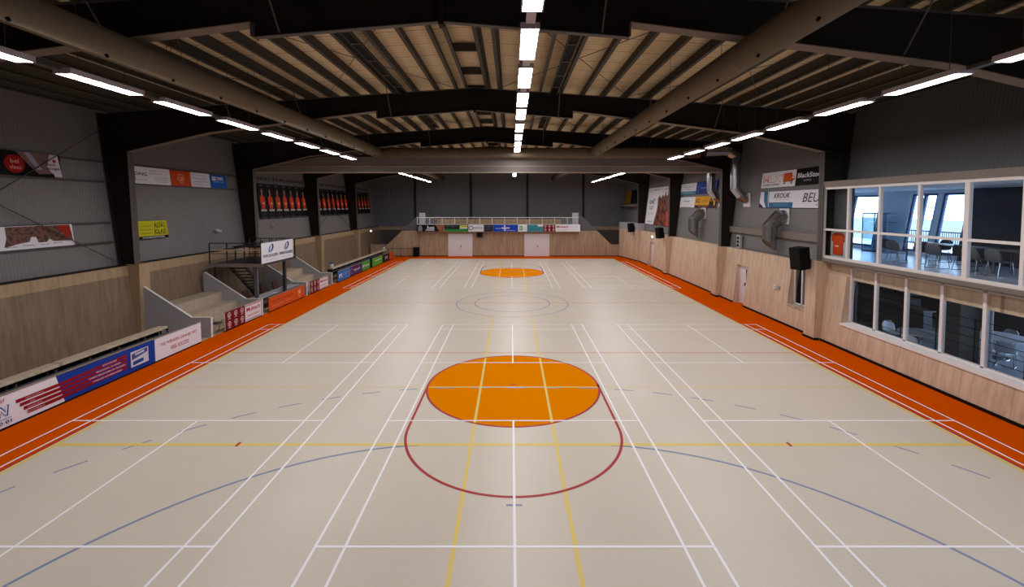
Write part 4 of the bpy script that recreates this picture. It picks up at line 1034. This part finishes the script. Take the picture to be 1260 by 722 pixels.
# ------------------------------------------------------------------ doors and the narrow window, right wall
def wall_door(n, y0, y1, z1, label):
    x = 12.28
    root = thing('door_%d' % n, label, 'door', (x, (y0 + y1) / 2, 0), kind='structure')
    b = B(); b.box(x, x + .05, y0 + .06, y1 - .06, .01, z1 - .06); b.build('door_leaf', M['door_white'], root)
    b = B(); b.box(x - .02, x + .07, y0, y0 + .06, 0, z1); b.box(x - .02, x + .07, y1 - .06, y1, 0, z1); b.box(x - .02, x + .07, y0, y1, z1 - .06, z1); b.build('door_frame', M['white_frame'], root)
    B().box(x - .01, x, y0 + .16, y0 + .40, 1.1, z1 - .2).build('door_window', M['black'], root)
    b = B(); b.box(x - .06, x, y0 + .44, y0 + .48, 1.0, 1.15); b.box(x - .06, x - .04, y0 + .36, y0 + .48, 1.06, 1.09); b.build('door_handle', M['rod'], root)
wall_door(1, 22.6, 23.62, 2.07, 'white door with narrow dark glass in the right wood wall')
wall_door(2, 37.4, 38.55, 2.05, 'far door recessed in the right wood wall')
root = thing('door_3', 'wood panelled far left door under the exit sign', 'door', (-14.8, 46.6, 0), kind='structure')
B().prism([(WL(0) + .03, 0), (WL(2.2) + .03, 2.2), (WL(2.2) - .02, 2.2), (WL(0) - .02, 0)], 'Y', 46.0, 47.1).build('door_leaf', M['wood_l'], root)
B().box(-14.76, -14.68, 46.15, 46.2, .9, 1.25).build('door_handle', M['grey_panel'], root)
def glazing(root, x, ys, z0, z1, fw, mat, frame, depth=.07, transoms=()):
    b = B()
    for k, y in enumerate(ys): b.box(x - depth / 2, x + depth / 2, y - fw / 2, y + fw / 2, z0, z1)
    b.box(x - depth / 2, x + depth / 2, ys[0], ys[-1], z0, z0 + fw); b.box(x - depth / 2, x + depth / 2, ys[0], ys[-1], z1 - fw, z1)
    for t in transoms: b.box(x - depth / 2, x + depth / 2, ys[0], ys[-1], t - fw / 2, t + fw / 2)
    b.build('window_frame', frame, root)
    zs = [z0] + list(transoms) + [z1]
    for i in range(len(ys) - 1):
        for j in range(len(zs) - 1):
            B().box(x - .004, x + .004, ys[i] + fw / 2, ys[i + 1] - fw / 2, zs[j] + fw / 2, zs[j + 1] - fw / 2).build('pane', mat, root)
root = thing('window_1', 'narrow white framed window in deep wood reveal, right wall', 'window', (12.33, 18.4, .9), kind='structure')
glazing(root, 12.33, [17.79, 18.6, 19.08], .94, 2.78, .07, M['glass_dark'], M['white_frame'])
B().box(11.98, 12.32, 17.75, 19.12, .88, .93).build('window_sill', M['wood_bench'], root)
root = thing('window_2', 'row of tall lower windows with wide pale sill, right wall', 'window', (12.35, 11, .9), kind='structure')
LY = [6.6, 7.85, 9.05, 10.25, 11.4, 12.55, 13.7, 14.85, 15.94]
b = B()
for y in LY: b.box(12.30, 12.40, y - .045, y + .045, .95, 3.04)
b.box(12.30, 12.40, 6.6, 15.94, .93, .99); b.build('window_frame', M['white_frame'], root)
B().box(12.37, 12.40, 6.6, 15.94, 2.50, 3.04).build('lintel_panel', M['wood_bench'], root)
for i in range(len(LY) - 1): B().box(12.345, 12.353, LY[i] + .045, LY[i + 1] - .045, .99, 2.50).build('pane', M['glass_dark'], root)
B().prism([(11.97, .86), (11.97, .93), (12.36, .96), (12.36, .86)], 'Y', 6.5, 15.97).build('window_sill', M['sill'], root)

# ------------------------------------------------------------------ lounge behind the upper windows
root = thing('window_3', 'long white gridded window of the upstairs lounge', 'window', (12.1, 13, 3.1), kind='structure')
UY = [6.2, 7.6, 9.0, 10.4, 11.72, 13.1, 14.5, 15.85, 17.1]
b = B()
for y in UY:
    w = .13 if abs(y - 11.72) < .01 or abs(y - 7.6) < .01 else .085
    b.box(12.04, 12.14, y - w / 2, y + w / 2, 3.2, 5.93)
for z, w in ((3.25, .10), (4.3, .075), (5.88, .10)): b.box(12.045, 12.135, 6.2, 17.1, z - w / 2, z + w / 2)
b.build('window_frame', M['white_frame'], root)
for i in range(len(UY) - 1):
    for z0, z1 in ((3.3, 4.26), (4.34, 5.83)): B().box(12.087, 12.093, UY[i] + .06, UY[i + 1] - .06, z0, z1).build('pane', M['glass'], root)
b = B(); b.box(11.98, 12.3, 6.2, 17.15, 3.04, 3.20); b.box(11.94, 12.3, 6.2, 17.15, 3.09, 3.12); b.box(11.98, 12.3, 6.2, 17.15, 5.93, 6.13); b.build('window_beam', M['beam_taupe'], root)
# room shells
LX = 16.9
b = B()
b.box(12.3, LX + .3, 3.0, 17.2, 2.95, 3.12, M['lounge_floor']); b.box(12.95, LX + .3, 17.2, 23.4, 2.95, 3.12, M['lounge_floor']); b.box(12.2, LX + .9, 3.0, 17.2, 5.86, 6.0, M['lounge_wall']); b.box(12.95, LX + .9, 17.2, 23.4, 5.86, 6.0, M['lounge_wall'])
b.box(12.95, LX + .8, 23.2, 23.4, 3.12, 5.86, M['lounge_wall']); b.box(12.3, LX + .8, 3.0, 3.2, 3.12, 5.86, M['lounge_wall'])
lo = B(); lo.v = b.v; lo.f = b.f; lo.mi = b.mi; lo.mats = b.mats
OX = lambda z: LX + .17 * (z - 3.1)
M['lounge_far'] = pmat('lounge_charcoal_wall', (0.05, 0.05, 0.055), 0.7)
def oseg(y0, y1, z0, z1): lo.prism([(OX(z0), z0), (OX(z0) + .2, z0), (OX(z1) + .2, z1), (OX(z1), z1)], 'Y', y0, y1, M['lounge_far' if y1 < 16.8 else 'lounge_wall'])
wins = [(14.95 - 8, 14.95 - 5.6), (16.72, 17.78), (18.0, 19.15), (20.75, 22.4)]
cur = 3.0
for a, c in wins:
    oseg(cur, a, 3.1, 5.9); oseg(a, c, 5.72, 5.9); oseg(a, c, 3.1, 3.28); cur = c
oseg(cur, 23.4, 3.1, 5.9)
lo.box(12.95, 13.0, FY[1] + .1, 23.2, 3.12, 5.86, M['lounge_wall'])
lo.box(12.5, 13.0, FY[1] + .05, FY[1] + .12, 3.12, 5.86, M['lounge_wall'])
lr = lo.build('wall_lounge'); tag(lr, 'lounge room shell behind the upper windows', 'room', kind='structure')
b = B().box(12.5, 12.56, 16.22, 17.15, 3.12, 5.86); b.build('partition', M['lounge_dark'], lr)
for i, (a, c) in enumerate(wins):
    root = thing('window_%d' % (4 + i), 'slanted bright outside window of the lounge, number %s along its outer wall' % ORD[i], 'window', (LX, a, 3.28), kind='structure')
    b = B()
    def bar(y0, y1, z0, z1): b.prism([(OX(z0) + .05, z0), (OX(z0) + .14, z0), (OX(z1) + .14, z1), (OX(z1) + .05, z1)], 'Y', y0, y1)
    for y in (a, c - .09): bar(y, y + .09, 3.28, 5.72)
    bar(a, c, 3.28, 3.37); bar(a, c, 5.63, 5.72)
    if i in (2,): bar((a + c) / 2 - .05, (a + c) / 2 + .07, 3.28, 5.72)
    b.build('window_frame', ink(96, 110, 140), root)
    B().prism([(OX(3.3) + .09, 3.3), (OX(3.3) + .1, 3.3), (OX(5.7) + .1, 5.7), (OX(5.7) + .09, 5.7)], 'Y', a + .08, c - .08).build('pane', M['glass'], root)
    if i in (1, 2):
        b = B(); 
        for q in range(12): b.tube([(LX + .42, a + (c - a) * (q + .5) / 12, 3.2), (LX + .42, a + (c - a) * (q + .5) / 12, 4.15)], .012, 5)
        b.tube([(LX + .42, a, 4.15), (LX + .42, c, 4.15)], .025, 6); b.build('balustrade', ink(70, 80, 100), root)
# lounge furniture
def shell_chair(mat):
    r = thing('shell_chair', '', 'chair', (0, 0, 0))
    n = 9; vs = []; fs = []
    prof = [(.23, .44), (.18, .455), (.05, .45), (-.10, .445), (-.19, .47), (-.235, .54), (-.255, .64), (-.275, .76), (-.285, .84)]   # x (front to back), z
    wid = [.20, .225, .235, .235, .23, .25, .25, .22, .13]
    cu = [0, .0, .012, .02, .03, .05, .05, .035, .02]
    m = 8
    for (x, z), w, c in zip(prof, wid, cu):
        for k in range(m + 1):
            t = -1 + 2 * k / m
            vs.append((x + (c * t * t if z > .5 else 0), w * t, z + (c * t * t if z <= .5 else 0)))
    for i in range(len(prof) - 1):
        for k in range(m): fs.append((i * (m + 1) + k, i * (m + 1) + k + 1, (i + 1) * (m + 1) + k + 1, (i + 1) * (m + 1) + k))
    b = B().add(vs, fs); o = b.build('seat_shell', mat, r, smooth=True)
    sd = o.modifiers.new('thick', 'SOLIDIFY'); sd.thickness = .018
    for sy in (-.21, .21):
        B().tube([(.17, sy * .8, .44), (.20, sy, .02), (-.24, sy, .02), (-.16, sy * .8, .44)], .011, 6).build('sled_leg', M['chrome'], r)
    B().tube([(.17, -.17, .435), (.17, .17, .435)], .010, 6).build('cross_bar', M['chrome'], r)
    return r
LZ = 3.12
cp = shell_chair(M['shell']); cd = shell_chair(M['shell_dark'])
chairs = [(cp, 14.05, 16.05, .1, 'grey shell chair behind the second lounge pane'), (cp, 14.15, 14.62, .15, 'grey shell chair behind the third lounge pane'), (cp, 14.2, 13.45, .0, 'grey shell chair behind the wide fifth pane, left'), (cp, 14.15, 12.75, -.1, 'grey shell chair at the right edge of lounge'),
          (cd, 14.35, 16.75, .3, 'dark chair beside the lounge table end nearest the cabinet'), (cd, 14.6, 15.45, .2, 'dark chair half hidden behind the third lounge mullion'), (cd, 14.5, 14.05, .1, 'dark chair behind the thick lounge mullion'), (cd, 15.8, 15.2, PI, 'dark chair across the lounge table'), (cd, 15.85, 16.3, PI, 'dark chair across the lounge table by the bright window')]
used = set()
for p, x, y, rz, lab in chairs:
    if p.name not in used:
        used.add(p.name); p.location = (x, y, LZ); p.rotation_euler = (0, 0, rz); p['label'] = lab; p['group'] = 'chairs in the upstairs lounge'
    else: dup_tree(p, (x, y, LZ), lab, 'chairs in the upstairs lounge', rz)
for k, (y0, y1) in enumerate(((13.9, 16.6), (10.9, 13.6))):
    root = thing('lounge_table', 'long dark lounge table %s' % ('in front of the bright windows' if k == 0 else 'by the dark lounge wall'), 'table', (15.05, (y0 + y1) / 2, LZ), 'tables in the upstairs lounge')
    B().box(14.72, 15.42, y0, y1, LZ + .72, LZ + .75).build('table_top', M['shell'], root)
    for x in (14.8, 15.34):
        for y in (y0 + .1, y1 - .1): B().box(x - .02, x + .02, y - .02, y + .02, LZ, LZ + .72).build('leg', M['chrome'], root)
root = thing('glass_cabinet', 'glass display cabinet against the lounge outer wall', 'cabinet', (16.6, 19.9, LZ))
B().box(16.35, 16.85, 19.25, 20.6, LZ + 1.72, LZ + 1.77).build('cabinet_top', ink(80, 90, 110), root); B().box(16.35, 16.85, 19.25, 20.6, LZ, LZ + .08).build('cabinet_base', ink(120, 130, 150), root)
b = B()
for y in (19.27, 19.92, 20.58): b.box(16.35, 16.38, y - .015, y + .015, LZ + .08, LZ + 1.72)
b.build('cabinet_frame', ink(120, 132, 150), root)
for z in (.5, .95, 1.35): B().box(16.4, 16.83, 19.27, 20.58, LZ + z, LZ + z + .012).build('shelf', M['glass_cab'], root)
B().box(16.36, 16.366, 19.27, 20.58, LZ + .08, LZ + 1.72).build('cabinet_front', M['glass_cab'], root)
root = thing('high_table', 'slim dark side table under the first bright lounge window', 'table', (15.85, 21.3, LZ))
B().box(15.6, 16.1, 20.9, 21.7, LZ + .95, LZ + .98).build('table_top', M['shell_dark'], root)
for y in (21.0, 21.6): B().box(15.83, 15.87, y - .02, y + .02, LZ, LZ + .95).build('leg', M['shell_dark'], root)
# framed shirt
s = Sign('framed_shirt', 'orange shirt on a white panel in first lower lounge pane', (12.30, 17.0, LZ + .12), (0, -1, 0), (0, 0, 1), .80, .98, ink(196, 192, 196), cat='framed shirt', t=.03)
z = .02; sh = [(.12, .62), (.10, .80), (.22, .93), (.40, .97), (.5, .95), (.60, .97), (.78, .93), (.90, .80), (.88, .62), (.80, .64), (.80, .12), (.20, .12), (.20, .64)]
b = B().prism([(x * .80, y * .98) for x, y in sh], 'Z', .002, .03); b.build('shirt', ink(206, 70, 24), s.r)
b = B().box(.27, .45, .42, .47, .031, .033); b.build('shirt_print', ink(240, 200, 180), s.r)
# cafe below
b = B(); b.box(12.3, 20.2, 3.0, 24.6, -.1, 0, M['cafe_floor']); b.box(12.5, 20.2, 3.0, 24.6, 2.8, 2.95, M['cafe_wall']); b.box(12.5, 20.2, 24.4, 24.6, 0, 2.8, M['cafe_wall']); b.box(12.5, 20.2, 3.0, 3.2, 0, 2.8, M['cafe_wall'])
for y0, y1, z0, z1 in ((3.0, 4.0, 0, 2.8), (4.0, 16.4, 0, .5), (4.0, 16.4, 2.6, 2.8), (16.4, 24.6, 0, 2.8)): b.box(20.0, 20.2, y0, y1, z0, z1, M['cafe_wall'])  # outer wall with an unseen opening, added to let daylight brighten the room
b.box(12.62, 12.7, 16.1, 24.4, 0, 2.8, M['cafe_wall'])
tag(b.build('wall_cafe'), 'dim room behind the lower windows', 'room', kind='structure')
root = thing('square_pillar', 'grey square pillar inside the room behind lower windows', 'pillar', (14.6, 14.2, 0), kind='structure')
B().box(14.3, 14.95, 13.95, 14.6, 0, 2.8).build('pillar_core', ink(92, 88, 88), root)
B().tube([(15.05, 13.8, 0), (15.05, 13.8, 2.8)], .11, 12).build('down_pipe', ink(170, 170, 180), root, smooth=True)
def cafe_table(x, y, r, label):
    root = thing('round_table', label, 'table', (x, y, 0), 'white tables behind the lower windows')
    B().lathe([(r, 0), (r, .03)], (x, y, .73), 28).build('table_top', M['white'], root); B().lathe([(.04, .02), (.04, .73)], (x, y, 0), 10).build('table_stem', M['chrome'], root); B().lathe([(.30, 0), (.28, .02)], (x, y, 0), 20).build('table_foot', M['chrome'], root)
cafe_table(14.35, 15.35, .62, 'white table behind the third lower window'); cafe_table(16.6, 14.9, .8, 'large white table at the right behind lower windows'); cafe_table(15.6, 12.6, .6, 'white table beside the right frame edge behind lower windows')
wc = shell_chair(M['white']); k0 = True
for x, y, rz, lab in ((16.0, 14.1, .6, 'white chair in front of the large white table'), (17.4, 15.4, PI, 'white chair behind the large white table'), (14.3, 16.4, -PI / 2, 'white chair beyond the table behind third lower window'), (13.7, 14.9, .3, 'white chair before the table behind third lower window')):
    if k0: wc.location = (x, y, 0); wc.rotation_euler = (0, 0, rz); wc['label'] = lab; wc['group'] = 'white chairs behind the lower windows'; k0 = False
    else: dup_tree(wc, (x, y, 0), lab, 'white chairs behind the lower windows', rz)
root = thing('bar_counter', 'pale topped bar counter at the back of dim room', 'counter', (16.6, 19.5, 0))
B().box(16.0, 16.5, 17.0, 22.4, 1.06, 1.11).build('counter_top', M['beam_taupe'], root); B().box(16.1, 16.45, 17.1, 22.3, 0, 1.06).build('counter_front', M['cafe_wall'], root)
root = thing('back_bar', 'bluish glass fronted bar cabinet in the dim room', 'cabinet', (18.4, 21.5, 0))
B().box(18.2, 18.7, 20.0, 23.0, 0, .95).build('cabinet_body', M['cafe_wall'], root); B().box(18.2, 18.6, 20.0, 23.0, 1.1, 2.2).build('glass_front', ink(80, 92, 120), root)
b = B()
for y in (20.0, 20.75, 21.5, 22.25, 22.97): b.box(18.17, 18.2, y, y + .04, 1.1, 2.2)
b.build('cabinet_frame', M['black'], root)
root = thing('inner_railing', 'thin black bar railing just behind the lower windows', 'railing', (12.75, 11.5, 0))
for z in (1.05, 1.3, 1.55, 1.8, 2.05): B().box(12.72, 12.735, 6.8, 15.9, z, z + .016).build('rail_bar', M['black'], root)
for y in (8.4, 9.65, 10.8, 12.0, 13.1, 14.3): B().box(12.72, 12.74, y, y + .025, 0, 2.1).build('rail_post', M['black'], root)

# outside
og = B().box(20.5, 140, -60, 120, -.4, -.3).build('outside_ground', M['ground']); tag(og, 'pale ground outside the lounge windows', 'ground', kind='structure')
tag(B().box(60, 61, -60, 120, -.3, 3.2).build('outside_hedge', pmat('hedge', (.30, .31, .30), .9, noise=.3, nscale=.5)), 'low distant hedge outside the lounge windows', 'hedge', kind='structure')

# ------------------------------------------------------------------ world, camera, view
w = bpy.data.worlds.new('sky'); SC.world = w; w.use_nodes = True
bg = w.node_tree.nodes['Background']; bg.inputs[0].default_value = (.55, .75, 1.0, 1); bg.inputs[1].default_value = 7.0
cam = bpy.data.cameras.new('camera'); co = bpy.data.objects.new('camera', cam); COL.objects.link(co)
th = math.radians(2.5); f = 543 * math.cos(th)
cam.sensor_width = 36; cam.lens = 36 * f / 1260
cam.shift_x = 1 / 1260; cam.shift_y = -(361 - (253.2 + f * math.tan(th))) / 1260
cam.clip_start = .05; cam.clip_end = 400
co.location = (-.054, 0, 5.205); co.rotation_euler = (PI / 2 - th, 0, 0)
SC.camera = co
vs = SC.view_settings
vs.view_transform = 'Standard'; vs.look = 'None'; vs.exposure = 0; vs.gamma = 1; vs.use_curve_mapping = False
try:
    SC.cycles.use_denoising = True; SC.cycles.max_bounces = 8; SC.cycles.diffuse_bounces = 5; SC.cycles.sample_clamp_indirect = 6
    SC.cycles.transparent_max_bounces = 16
except Exception: pass
